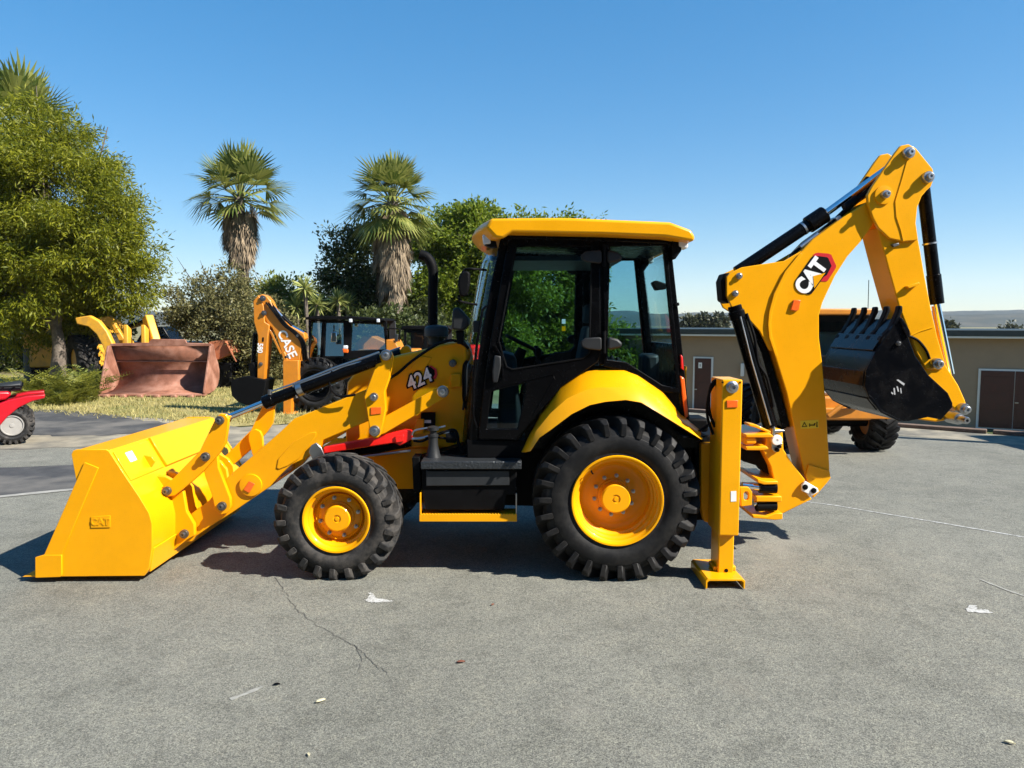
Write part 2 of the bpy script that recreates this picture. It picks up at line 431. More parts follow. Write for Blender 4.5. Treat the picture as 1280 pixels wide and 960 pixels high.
def arms(fl):
    B = lambda f, *a, **k: mk(f, fl).build(*a, **k)
    a = B(lambda: MB().prism(arm, AN, AN, AN + AT), 'loader_arm', YEL, root, bevel=.007)
    B(lambda: MB().prism(doub, AN, AN - .008, AN - .0005), 'stiffener_plate', YEL, a, bevel=.004)
    p = U(314, 606, AN)
    B(lambda: MB().lathe([(.10, AN - .0005), (.098, AN - .02), (.06, AN - .024), (.03, AN - .024)], (p.x, 0, p.z), 'y', 36), 'boss', YEL, a, ang=30)
    B(lambda: MB().prism(z1((1082, 445), (1108, 458), (1082, 500), (1055, 485)), AN, AN - .031, AN - .0245), 'reflector', ORG, a, bevel=.003)
    B(lambda: MB().prism(rear, AN, AN + .005, AN + .09), 'lift_link', YEL, root, bevel=.006)
    t = B(lambda: MB().prism(tower, AN, AN - .075, AN - .005), 'arm_tower', YEL, root, bevel=.007)
    B(lambda: MB().prism(z2((752, 403), (800, 402), (800, 432), (752, 438)), AN - .075, AN - .082, AN - .0755), 'reflector', ORG, t, bevel=.002)
    l = B(lambda: MB().prism(lever, AN, AN - .11, AN - .065), 'tilt_lever', YEL, root, bevel=.006)
    g = B(lambda: MB().prism(guide, AN, AN - .06, AN - .012), 'guide_link', YEL, root, bevel=.006)
    for (px, py, Yu, yy, r, par) in ((*z1((965, 160))[0], AN, AN - .11, .035, l), (*z1((900, 325))[0], AN, AN - .11, .036, l), (*z1((725, 480))[0], AN, AN - .11, .036, l),
                                 (*z1((965, 555))[0], AN, AN - .06, .036, g), (*z1((792, 682))[0], AN, 6.44, .036, bucket),
                                 (*z2((830, 160))[0], AN, AN - .075, .043, t), (*z2((775, 350))[0], AN, AN - .075, .034, t), (*z2((778, 505))[0], AN, AN - .075, .044, t)):
        pp = U(px, py, Yu)
        def f():
            mb = MB(); ln = .05
            mb.lathe([(r * 1.1, yy + .02), (r * 1.1, yy - ln * .4), (r, yy - ln * .55), (r * .66, yy - ln * .56), (r * .62, yy - ln * .95), (r * .5, yy - ln), (r * .26, yy - ln), (r * .22, yy - ln * .75)], (pp.x, 0, pp.z), 'y', 24)
            return mb
        B(f, 'pivot_pin', PINM if par in (l, g, bucket) else STEEL, par, ang=30)
    pp = U(*z2((1085, 330))[0], AN)
    B(lambda: MB().lathe([(.052, AN), (.052, AN - .018), (.045, AN - .024), (.03, AN - .024), (.028, AN - .05), (.014, AN - .052), (.011, AN - .04)], (pp.x, 0, pp.z), 'y', 28), 'pivot_pin', STEEL, root, ang=30)
    # tilt cylinder
    yc = AN - .035
    p0 = U(*z2((78, 455))[0], yc); p1 = U(*z2((268, 378))[0], yc); p2 = U(*z2((800, 178))[0], yc)
    c = B(lambda: MB().cyl(p1, p2, .052).cyl(p1 - (p2 - p1).normalized() * .02, p1 + (p2 - p1).normalized() * .07, .058), 'tilt_cylinder', BLK, root, bevel=.004)
    B(lambda: MB().cyl(p0, p1 + (p2 - p1).normalized() * .03, .027), 'rod', CHR, c)
    B(lambda: MB().cyl(p0 + Vector((0, -.035, 0)), p0 + Vector((0, .035, 0)), .05), 'rod_eye', PINM, c, bevel=.003)
    q = lambda x, y: U(*z2((x, y))[0], yc - .03)
    B(lambda: MB().spline([q(285, 332), q(420, 285), q(590, 218), q(700, 180), q(790, 148)], .008), 'steel_pipe', STEEL, c)
    B(lambda: MB().spline([q(400, 300), q(560, 242), q(640, 210), q(770, 180)], .007), 'steel_pipe', STEEL, c)
    B(lambda: MB().spline([q(575, 236), q(560, 270), q(570, 320), q(610, 352), q(680, 345)], .011), 'hose', BLKM, c)
    e = (p2 - p1).normalized(); m0 = p1 + e * .30
    B(lambda: MB().cyl(m0, m0 + e * .05, .061), 'clamp', STEEL, c)
    B(lambda: MB().tube([q(392, 300), q(412, 360)], .009), 'clamp', STEEL, c)
    B(lambda: MB().cyl(q(285, 345), q(285, 322), .016), 'fitting', PINM, c)
both(arms)
MB().cyl(U(316, 606, AN) + Vector((0, .05, 0)), U(316, 606, AN) + Vector((0, 1.05, 0)), .085, seg=28).build('cross_tube', YEL, root)
pq = U(318, 590, AN)
# service-lock strut (red) and lift cylinder
ls = MB().prism(z2((533, 588), (700, 556), (860, 518), (905, 508), (940, 511), (942, 552), (905, 572), (885, 581), (862, 568), (700, 592), (533, 618)), 6.53, 6.53, 6.63).build('lock_strut', RED, root, bevel=.008)
MB().prism(z2((865, 535), (905, 528), (905, 560), (868, 566)), 6.53, 6.515, 6.529).build('strut_latch', RED, ls, bevel=.004)
MB().cyl(U(*z2((540, 640))[0], 6.66), U(*z2((935, 560))[0], 6.66), .05).build('lift_cylinder', BLK, root, bevel=.004)
MB().cyl(U(*z2((640, 640))[0], 6.6), U(*z2((935, 603))[0], 6.6), .012).build('steel_pipe', STEEL, root)
MB().prism(z2((466, 610), (478, 578), (500, 566), (524, 588), (540, 628), (490, 655)), AN - .02, AN - .03, AN - .001).build('latch_bracket', STEEL, root, bevel=.004)
# ---- hood, chassis, front axle
hood = [(432, 560), (432, 500), (434, 478), (446, 462), (490, 446), (529, 437.5), (550, 431), (575, 427), (583, 433), (587, 452), (588, 560)]
hd = MB().prism(hood, 6.72, 6.72, 7.38).build('hood', YEL, root, bevel=.02, seg=3)
MB().prism(zh((560, 258), (760, 222), (822, 268), (828, 420), (800, 410), (795, 285), (750, 245), (565, 282)), 6.72, 6.705, 6.7185).build('hood_rim', YEL, hd, bevel=.004)
MB().prism(zh((340, 360), (480, 376), (400, 500), (260, 500)), 6.72, 6.708, 6.7185).build('louvre_panel', YEL, hd, bevel=.004)
MB().prism(zh((668, 540), (772, 535), (772, 665), (668, 672)), 6.72, 6.69, 6.7185).build('access_cover', YEL, hd, bevel=.006)
pin(566, 454, 6.70, .034, hd, name='pivot_boss', m=PINM)
lg = U(*zh((378, 585))[0], 6.7)
ang = math.radians(19)
hx = zh((430, 470), (470, 455), (525, 490), (535, 545), (520, 585), (470, 605))
MB().prism(hx, 6.71, 6.7125, 6.7182).build('emblem', LOGR, hd)
MB().prism(zh((425, 480), (465, 468), (505, 500), (510, 545), (490, 570), (450, 590)), 6.71, 6.7105, 6.7122).build('emblem', BLKM, hd)
O2 = U(*zh((350, 590))[0], 6.71)
text('424', (O2.x, O2.z), math.radians(25), .158, 'number_outline', BLKM, hd, 6.7103, .002, off=.075, sx=.9, shear=.1)
text('424', (O2.x, O2.z), math.radians(25), .128, 'number', WHT, hd, 6.7080, .002, off=.02, sx=.9, shear=.1)
h_ = lambda x, y: U(*zh((x, y))[0], 6.68)
MB().spline([h_(40, 590), h_(140, 530), h_(280, 410), h_(430, 305), h_(560, 232), h_(680, 203), h_(790, 240), h_(850, 300), h_(850, 380), h_(800, 460), h_(795, 640), h_(800, 800), h_(840, 930)], .013).build('hose', BLKM, root)
MB().spline([h_(800, 215), h_(850, 290), h_(855, 380), h_(815, 470), h_(815, 700), h_(790, 900)], .01).build('hose', PLAS, root)
MB().spline([h_(690, 210), h_(800, 220), h_(870, 300), h_(860, 400), h_(835, 480), h_(830, 760)], .008).build('hose', STEEL, root)
MB().prism(zh((370, 925), (512, 922), (512, 1100), (370, 1100)), 6.7, 6.69, 6.7195).build('warning_plate', BLKM, hd, bevel=.002)
MB().prism(zh((380, 1000), (470, 1000), (470, 1030), (380, 1030)), 6.69, 6.6875, 6.6895).build('sticker', WHT, hd)
# chassis
MB().prism([(400, 560), (640, 560), (640, 622), (520, 612), (440, 612), (400, 600)], 6.74, 6.76, 7.34).build('chassis', YEL, root, bevel=.01)
MB().prism([(520, 575), (590, 553), (880, 545), (905, 560), (905, 640), (520, 628)], 6.5, 6.5, 7.6).build('chassis_floor', BLKM, root)
fx, fz = U(422, 650, 6.1).x, .518
rx, rz = U(771, 625, 6.05).x, .686
MB().prism_xz([(fx - .16, fz - .12), (fx + .16, fz - .12), (fx + .12, fz + .13), (fx - .12, fz + .13)], 6.42, 7.68).build('front_axle', YEL, root, bevel=.02)
MB().cyl((rx, 6.45, rz), (rx, 7.65, rz), .15).build('rear_axle', BLKM, root, bevel=.01)
# ---- wheels
for fl in (False, True):
    w = .42; y0 = 6.0 if not fl else mY(6.0) - w
    wheel('rear_wheel', (rx, y0, rz), .70, w, .372, 27, .072, .40, .031, RUB, YEL, root, .124, .085, .25, 10, .17, flip=fl, rot=.1)
    w = .31; y0 = 6.03 if not fl else mY(6.03) - w
    wheel('front_wheel', (fx, y0, fz), .534, w, .272, 22, .05, .42, .031, RUBD, YEL, root, .112, .05, .15, 8, .165, flip=fl, rot=.05)
for fl in (False, True):
    mk(lambda: MB().tube([Vector((rx - .2, 6.06, rz + .22)), Vector((rx - .215, 6.02, rz + .24)), Vector((rx - .22, 5.995, rz + .255))], .007, 8), fl).build('valve_stem', BLKM, root)
# ---- exhaust, precleaner
yy = 7.12
e = MB().spline([U(541, 425, yy), U(541, 370, yy), U(541.5, 345, yy), U(540, 332, yy), U(534, 322, yy), U(525, 318, yy)], .047, 20, 8).build('exhaust_stack', BLKM, root, ang=60)
MB().lathe([(.05, -.06), (.05, .02)], U(541, 418, yy), 'z', 24).build('heat_shield', BLKM, e)
pc = U(545.5, 421, 6.95)
MB().lathe([(.075, -.07), (.075, -.02), (.085, .0), (.112, .005), (.114, .06), (.108, .085), (.09, .1), (.03, .112)], pc, 'z', 28).build('air_precleaner', GRY, root, ang=40)

# ---- cab
CN, CF = 6.30, mY(6.30)
cab = MB().prism(z4((205, 150), (250, 122), (845, 140), (880, 150), (872, 186), (842, 170), (600, 160), (250, 150), (220, 180)), CN, CN - .02, CF + .02).build('cab', BLK, root, bevel=.008)
doorO = z4((236, 140), (588, 148), (590, 600), (578, 628), (440, 722), (330, 852), (272, 930), (118, 925), (120, 880), (152, 620), (202, 330))
winO = z4((264, 182), (300, 178), (548, 180), (556, 186), (546, 590), (522, 612), (250, 656), (226, 645), (196, 545), (242, 300))
lowO = z4((168, 742), (302, 706), (296, 760), (268, 885), (150, 885))
rwinO = z4((628, 180), (832, 178), (886, 728), (830, 716), (690, 627), (617, 618))
def cabside(fl):
    B = lambda f, *a, **k: mk(f, fl).build(*a, **k)
    B(lambda: MB().prism(z4((202, 150), (238, 138), (204, 330), (152, 620), (118, 930), (78, 950), (100, 720), (132, 500), (170, 300)), CN, CN + .012, CN + .09), 'front_pillar', BLK, cab, bevel=.012)
    B(lambda: MB().prism(z4((585, 145), (622, 145), (615, 640), (585, 640)), CN, CN + .005, CN + .09), 'middle_pillar', BLK, cab, bevel=.01)
    B(lambda: MB().prism(z4((604, 145), (845, 160), (902, 750), (830, 742), (690, 660), (604, 646)), CN, CN - .006, CN + .045, [rwinO]), 'window_frame', BLK, cab, bevel=.006)
    B(lambda: MB().prism(rwinO, CN, CN + .012, CN + .018), 'side_window', GLS, cab)
    d = B(lambda: MB().prism(doorO, CN, CN - .018, CN + .03, [winO, lowO]), 'door', BLK, root, bevel=.008)
    B(lambda: MB().prism(winO, CN, CN + .0, CN + .006), 'door_glass', GLS, d)
    B(lambda: MB().prism(lowO, CN, CN + .0, CN + .006), 'door_glass', GLS, d)
    # rubber seal round the glass, pressed line of the lower panel
    def seal():
        mb = MB(); P = [U(x, y, CN) + Vector((0, -.02, 0)) for x, y in winO]; mb.tube(P + [P[0], P[1]], .008, 6); return mb
    B(seal, 'window_seal', BLKM, d)
    B(lambda: MB().tube([U(x, y, CN) + Vector((0, -.018, 0)) for x, y in z4((175, 728), (405, 674), (412, 690), (330, 830))], .006, 6), 'pressed_seam', BLK, d)
    B(lambda: MB().prism(z4((180, 600), (205, 604), (206, 640), (192, 706), (174, 706), (172, 660)), CN, CN - .05, CN - .019), 'handle', PLAS, d, bevel=.01)
    B(lambda: MB().tube([U(x, y, CN) + Vector((0, -.03, 0)) for x, y in z4((178, 560), (210, 608), (212, 690))], .008, 6), 'latch_bar', BLK, d)
    for yy in (222, 556):
        B(lambda: MB().prism(z4((512, yy - 8), (530, yy - 22), (585, yy - 26), (592, yy - 20), (592, yy + 20), (585, yy + 26), (535, yy + 20), (515, yy + 10)), CN, CN - .06, CN - .0185), 'hinge', PLAS, d, bevel=.018)
        B(lambda: MB().prism(z4((614, yy - 22), (625, yy - 26), (655, yy - 18), (674, yy), (664, yy + 16), (625, yy + 24), (614, yy + 20)), CN, CN - .058, CN - .007), 'hinge', PLAS, cab, bevel=.018)
        B(lambda: MB().cyl(U(*z4((603, yy - 48))[0], CN) + Vector((0, -.035, 0)), U(*z4((603, yy + 36))[0], CN) + Vector((0, -.035, 0)), .016), 'hinge_pin', BLKM, cab)
    B(lambda: MB().prism(z4((300, 745), (440, 705), (560, 640), (690, 645), (830, 738), (902, 748), (938, 850), (1000, 925), (985, 965), (300, 965)), CN, CN + .04, CN + .1), 'lower_panel', BLK, cab, bevel=.006)
    B(lambda: MB().prism(z4((72, 930), (300, 930), (300, 1000), (72, 1000)), CN, CN + .01, CN + .12), 'door_sill', BLKM, cab, bevel=.01)
    B(lambda: MB().tube([U(x, y, CN) + Vector((0, -.03, 0)) for x, y in z4((150, 410), (134, 425), (112, 560), (100, 700), (98, 830), (112, 880))], .012, 8), 'grab_rail', BLK, cab)
    # rear corner: post, upper work lamp, tail lamp
    B(lambda: MB().prism(z4((842, 165), (868, 190), (908, 560), (936, 850), (905, 850), (896, 745)), CN, CN + .02, CN + .1), 'rear_pillar', BLK, cab, bevel=.008)
    B(lambda: MB().prism(z4((900, 598), (908, 606), (912, 660), (902, 650)), CN, CN - .01, CN + .06), 'tail_lamp', RED, cab, bevel=.006)
    B(lambda: MB().prism(z4((898, 680), (914, 690), (930, 835), (918, 845)), CN, CN - .01, CN + .06), 'glass_reflection', ORG, cab, bevel=.006)  # orange strip put in for the reflection at the rear glass edge
    B(lambda: MB().prism(z4((878, 402), (893, 396), (896, 408), (880, 412)), CN, CN - .01, CN + .03), 'window_stay', BLKM, cab, bevel=.004)
    l = B(lambda: MB().prism(z4((868, 150), (902, 150), (905, 195), (880, 230), (868, 222)), 6.25, 6.25, 6.37), 'work_lamp', BLKM, cab, bevel=.008)
    B(lambda: MB().prism(z4((893, 148), (928, 158), (930, 182), (922, 190), (895, 180)), 6.24, 6.23, 6.36), 'work_lamp_lens', LAMP, cab, bevel=.01)
    l = B(lambda: MB().prism(z4((140, 132), (168, 128), (185, 150), (190, 180), (165, 182), (140, 172)), 6.26, 6.26, 6.4), 'work_lamp', BLKM, cab, bevel=.008)
    B(lambda: MB().prism(z4((132, 134), (160, 127), (166, 168), (136, 172)), 6.24, 6.25, 6.38), 'work_lamp_lens', LAMP, cab, bevel=.01)
both(cabside)
# windscreen and rear glass
def bowed(pa, pb, bow, n=10, y0=CN + .05, y1=CF - .05, k=8):
    A, Bp = U(*pa, CN), U(*pb, CN); rows = []
    for i in range(n + 1):
        t = i / n; y = y0 + (y1 - y0) * t; o = -bow * (1 - (2 * t - 1) ** 2)
        rows.append([Vector((A.x + (Bp.x - A.x) * j / k + o, y, A.z + (Bp.z - A.z) * j / k)) for j in range(k + 1)])
    return MB().grid(rows)
bowed(z4((196, 180))[0], z4((108, 640))[0], .16).build('windscreen', GLSC, cab, solid=.006)
bowed(z4((108, 645))[0], z4((82, 960))[0], .1).build('front_panel', BLK, cab, solid=.02)
bowed(z4((858, 190))[0], z4((905, 560))[0], -.06).build('rear_window', glassmat('rear_glass', (.88, .95, .96), 1.25), cab, solid=.006)
bowed(z4((906, 565))[0], z4((936, 850))[0], -.05).build('rear_panel', BLK, cab, solid=.02)
# roof with a front that bows forward
def roofmesh():
    P = [U(x, y, 6.08) for x, y in z4((146, 106), (168, 71), (420, 68), (500, 70), (860, 85), (940, 115), (957, 138), (954, 160), (900, 153), (840, 143), (600, 133), (252, 125), (214, 150), (184, 147))]
    rows = []; n = 14
    for i in range(n + 1):
        t = i / n; y = 6.08 + (mY(6.08) - 6.08) * t
        o = (1 - (2 * t - 1) ** 2)
        rows.append([Vector((p.x - (.17 * o if p.x < .1 else 0) + (.05 * o if p.x > 1.9 else 0), y, p.z)) for p in P])
    mb = MB(); vs = [[mb.bm.verts.new(p) for p in r] for r in rows]; m = len(P)
    for A, B in zip(vs, vs[1:]):
        for k in range(m): mb.bm.faces.new((A[k], A[(k + 1) % m], B[(k + 1) % m], B[k]))
    mb.bm.faces.new(vs[0]); mb.bm.faces.new(list(reversed(vs[-1])))
    return mb
roofmesh().build('cab_roof', YEL, root, bevel=.035, seg=3, ang=25)
# cab interior
zfl = U(660, 553, CN).z
MB().box(U(592, 500, CN).x, U(850, 500, CN).x, CN + .12, CF - .12, zfl - .06, zfl).build('cab_floor', BLKM, cab)
MB().box(-.0, .95, CN + .13, CF - .13, zfl + 1.56, zfl + 1.60).build('headliner', GRY, cab)
sx, sz = .42, zfl + .36
st = MB().box(sx - .24, sx + .24, YC - .25, YC + .25, sz, sz + .13).build('operator_seat', SEAT, root, bevel=.05, seg=3)
MB().box(sx - .18, sx + .18, YC - .18, YC + .18, zfl, sz - .002).build('seat_pedestal', BLKM, st, bevel=.02)
MB().prism_xz([(sx + .16, sz + .1), (sx + .30, sz + .1), (sx + .36, sz + .62), (sx + .26, sz + .64)], YC - .23, YC + .23).build('seat_back', SEAT, st, bevel=.04, seg=3)
MB().prism_xz([(sx + .25, sz + .66), (sx + .36, sz + .66), (sx + .37, sz + .84), (sx + .27, sz + .84)], YC - .14, YC + .14).build('head_rest', SEAT, st, bevel=.035, seg=3)
for s_ in (-1, 1):
    MB().box(sx - .2, sx + .2, YC + s_ * .33 - .06, YC + s_ * .33 + .06, sz + .14, sz + .24).build('arm_console', PLAS, st, bevel=.025)
    jp = Vector((sx - .16, YC + s_ * .33, sz + .24))
    MB().tube([jp, jp + Vector((-.02, 0, .12))], .012).lathe([(.015, .1), (.03, .14), (.03, .18), (.015, .2)], jp + Vector((-.02, 0, 0)), 'z', 16).build('joystick', BLKM, st)
    jp = Vector((sx + .62, YC + s_ * .2, zfl))
    MB().tube([jp, jp + Vector((-.03, 0, .5)), jp + Vector((-.06, 0, .62))], .014).lathe([(.01, .6), (.03, .64), (.028, .68), (.01, .71)], jp + Vector((-.06, 0, 0)), 'z', 16).build('control_lever', BLKM, root)
cp = Vector((-.04, YC, zfl))
co_ = MB().tube([cp, cp + Vector((.04, 0, .55)), cp + Vector((.14, 0, .78))], [.09, .07, .045], 16).build('steering_column', BLKM, root)
def torus(c, R, r, tilt, n=28, seg=8):
    pts = [c + Vector((R * math.cos(t) * math.cos(tilt), R * math.sin(t), R * math.cos(t) * math.sin(tilt))) for t in (2 * math.pi * k / n for k in range(n + 1))]
    return MB().tube(pts, r, seg)
wc = cp + Vector((.16, 0, .82))
sw = torus(wc, .19, .016, -.45)
for k in range(3):
    t = 2 * math.pi * k / 3
    sw.tube([wc, wc + Vector((.18 * math.cos(t) * math.cos(-.45), .18 * math.sin(t), .18 * math.cos(t) * math.sin(-.45)))], .014)
sw.build('steering_wheel', BLKM, co_, ang=60)
MB().prism_xz([(-.14, zfl), (.1, zfl), (.04, zfl + .72), (-.1, zfl + .76)], YC - .32, YC + .32).build('dashboard', PLAS, cab, bevel=.04)
MB().prism(z4((790, 320), (806, 310), (850, 325), (846, 345), (806, 350)), CN + .2, CN + .2, CN + .3).build('interior_lamp', BLKM, cab, bevel=.012)
MB().box(1.15, 1.3, CN + .2, CN + .45, zfl + .35, zfl + .75).build('control_tower', PLAS, cab, bevel=.03)
# mirrors
ym = 6.12
mr = MB().prism(zr((72, 520), (78, 460), (100, 420), (140, 408), (165, 425), (165, 500), (150, 575), (120, 608), (88, 600)), ym, ym, ym + .06)
mr = mr.build('mirror', BLKM, root, bevel=.02, seg=3)
q = lambda x, y, Y=6.16: U(*zr((x, y))[0], Y)
MB().spline([q(110, 430), q(130, 400), q(200, 398), U(*zr((285, 405))[0], 6.3)], .01).build('mirror_bracket', BLKM, mr)
MB().spline([q(80, 590), q(82, 630), q(110, 645), U(*zr((215, 665))[0], 6.3)], .01).build('mirror_bracket', BLKM, mr)
hl = MB().prism(zr((30, 850), (38, 720), (48, 690), (82, 685), (162, 772), (158, 820), (110, 862)), 6.5, 6.42, 6.62).build('head_lamp', PLAS, root, bevel=.02, seg=3)
MB().prism(zr((60, 860), (120, 860), (120, 960), (70, 960)), 6.5, 6.46, 6.56).build('lamp_bracket', BLKM, hl, bevel=.008)
MB().prism(zr((190, 782), (245, 788), (245, 870), (188, 876)), 6.4, 6.4, 6.5).build('cowl_box', PLAS, cab, bevel=.01)

w0, w1 = U(*z4((300, 196))[0], CN), U(*z4((330, 330))[0], CN)
# wiper on the rear side and stickers on the glass
for (x, y, m_) in ((448, 470, WHT), (448, 498, YEL)):
    MB().prism(z4((x - 7, y - 9), (x + 7, y - 9), (x + 7, y + 9), (x - 7, y + 9)), CN, CN + .008, CN + .0095).build('sticker', m_, cab)
# ---- rear fenders
T = z5((35, 420), (75, 340), (110, 270), (180, 165), (260, 112), (330, 95), (430, 90), (480, 108), (570, 170), (650, 270), (740, 348))
Fo = z5((52, 418), (95, 338), (150, 270), (215, 212), (290, 178), (340, 170), (445, 168), (500, 185), (580, 235), (655, 305), (742, 358))
Lo = z5((70, 415), (105, 362), (150, 330), (230, 270), (300, 235), (360, 222), (440, 215), (500, 225), (560, 260), (640, 310), (735, 370))
def dens(l, n=4):
    out = []
    for i in range(len(l) - 1):
        for k in range(n):
            t = k / n
            out.append((l[i][0] + (l[i + 1][0] - l[i][0]) * t, l[i][1] + (l[i + 1][1] - l[i][1]) * t))
    return out + [l[-1]]
def fender(fl):
    def f():
        r0 = [U(x, y, 6.36) for x, y in T]; r1 = [U(x, y, 6.05) for x, y in Fo]; r2_ = [U(x, y, 6.0) for x, y in Lo]
        r3 = [U(x, y, 6.0) + Vector((0, .03, 0)) for x, y in Lo]
        return MB().grid([r0, r1, r2_, r3])
    fd = mk(f, fl).build('rear_fender', YEL, root, solid=.012, bevel=.006, ang=50)
    def g():
        c = Vector((rx, 0, rz))
        r2_ = []
        for x, y in Lo:
            p = U(x, y, 6.0); d = (Vector((p.x, 0, p.z)) - c); p2 = c + d * .985; p2.y = 6.05; r2_.append(p2)
        return MB().grid([r2_, [p + Vector((0, .42, 0)) for p in r2_]])
    mk(g, fl).build('wheel_arch', BLKM, fd, solid=.01)
    def h():
        P = [(U(x, y, 6.0).x, U(x, y, 6.0).z) for x, y in Lo]
        return MB().prism_xz(P + [(P[-1][0], .75), (P[0][0], .75)], 6.47, 6.49)
    mk(h, fl).build('inner_panel', BLKM, fd)
    mk(lambda: MB().prism(z5((735, 345), (755, 352), (752, 372), (660, 360), (660, 352), (720, 366)), 6.05, 6.02, 6.4), fl).build('mud_flap', GRY, fd, bevel=.004)
both(fender)

# ---- battery box with step
def stepbox(fl):
    B = lambda f, *a, **k: mk(f, fl).build(*a, **k)
    a, b = U(*zt((215, 462))[0], 6.14), U(*zt((972, 520))[0], 6.14)
    bx = B(lambda: MB().prism(zt((222, 522), (935, 522), (935, 715), (860, 718), (840, 830), (250, 830), (222, 715)), 6.18, 6.2, 6.62), 'tool_box', BLKM, root, bevel=.008)
    B(lambda: MB().box(a.x, b.x, 6.14, 6.68, b.z, a.z), 'tread_plate', TREAD, bx, bevel=.006)
    B(lambda: MB().prism(zt((255, 532), (880, 530), (880, 640), (255, 645)), 6.18, 6.178, 6.199), 'front_panel', GRY, bx, bevel=.005)
    B(lambda: MB().prism(zt((150, 430), (205, 430), (222, 690), (160, 690)), 6.3, 6.3, 6.5), 'bracket', BLKM, bx, bevel=.006)
    def serr():
        c, d = U(*zt((205, 858))[0], 6.15), U(*zt((937, 912))[0], 6.15)
        n = 34; up = [(c.x + (d.x - c.x) * i / (2 * n), c.z + (.009 if i % 2 else -.004)) for i in range(2 * n + 1)]
        mb = MB().prism_xz(up + [(d.x, d.z), (c.x, d.z)], 6.15, 6.165)
        mb.box(c.x, d.x, 6.166, 6.40, c.z - .03, c.z - .012)
        return mb
    B(serr, 'step', YEL, bx, bevel=.002)
    for x0, x1 in ((207, 216), (928, 937)):
        B(lambda: MB().prism(zt((x0, 700), (x1, 700), (x1, 862), (x0, 862)), 6.17, 6.17, 6.42), 'step_hanger', YEL if x0 < 500 else STEEL, bx, bevel=.002)
    pp = U(*zt((310, 450))[0], 6.36)
    B(lambda: MB().lathe([(.085, -.02), (.082, .0), (.06, .05), (.042, .13), (.04, .2), (.046, .205), (.046, .225), (.03, .23), (.03, .26), (.05, .262), (.05, .29), (.02, .3)], pp, 'z', 24), 'filler_neck', PLAS, bx, ang=40)
both(stepbox)
t_ = lambda x, y, Y=6.42: U(*zt((x, y))[0], Y)
MB().spline([t_(150, 290), t_(220, 285), t_(330, 255), t_(430, 240)], .012).build('steel_fitting', STEEL, root)
MB().spline([t_(150, 265), t_(170, 230), t_(260, 210), t_(340, 208), t_(400, 195)], .009).build('steel_pipe', STEEL, root)
MB().spline([t_(250, 285), t_(380, 245), t_(460, 225), t_(490, 260), t_(500, 330), t_(530, 380), t_(580, 400), t_(650, 400)], .014).build('hose', BLKM, root)
MB().spline([t_(160, 305), t_(220, 310), t_(300, 280), t_(380, 285), t_(450, 300)], .011).build('hose', BLKM, root)
MB().lathe([(.05, -.05), (.055, -.03), (.055, .03), (.03, .05)], t_(450, 275, 6.45), 'x', 20).build('filter_bowl', BLKM, root)
MB().prism(zt((150, 260), (190, 140), (245, 140), (240, 250)), 6.7, 6.66, 6.72).build('chassis_bracket', YEL, root, bevel=.006)

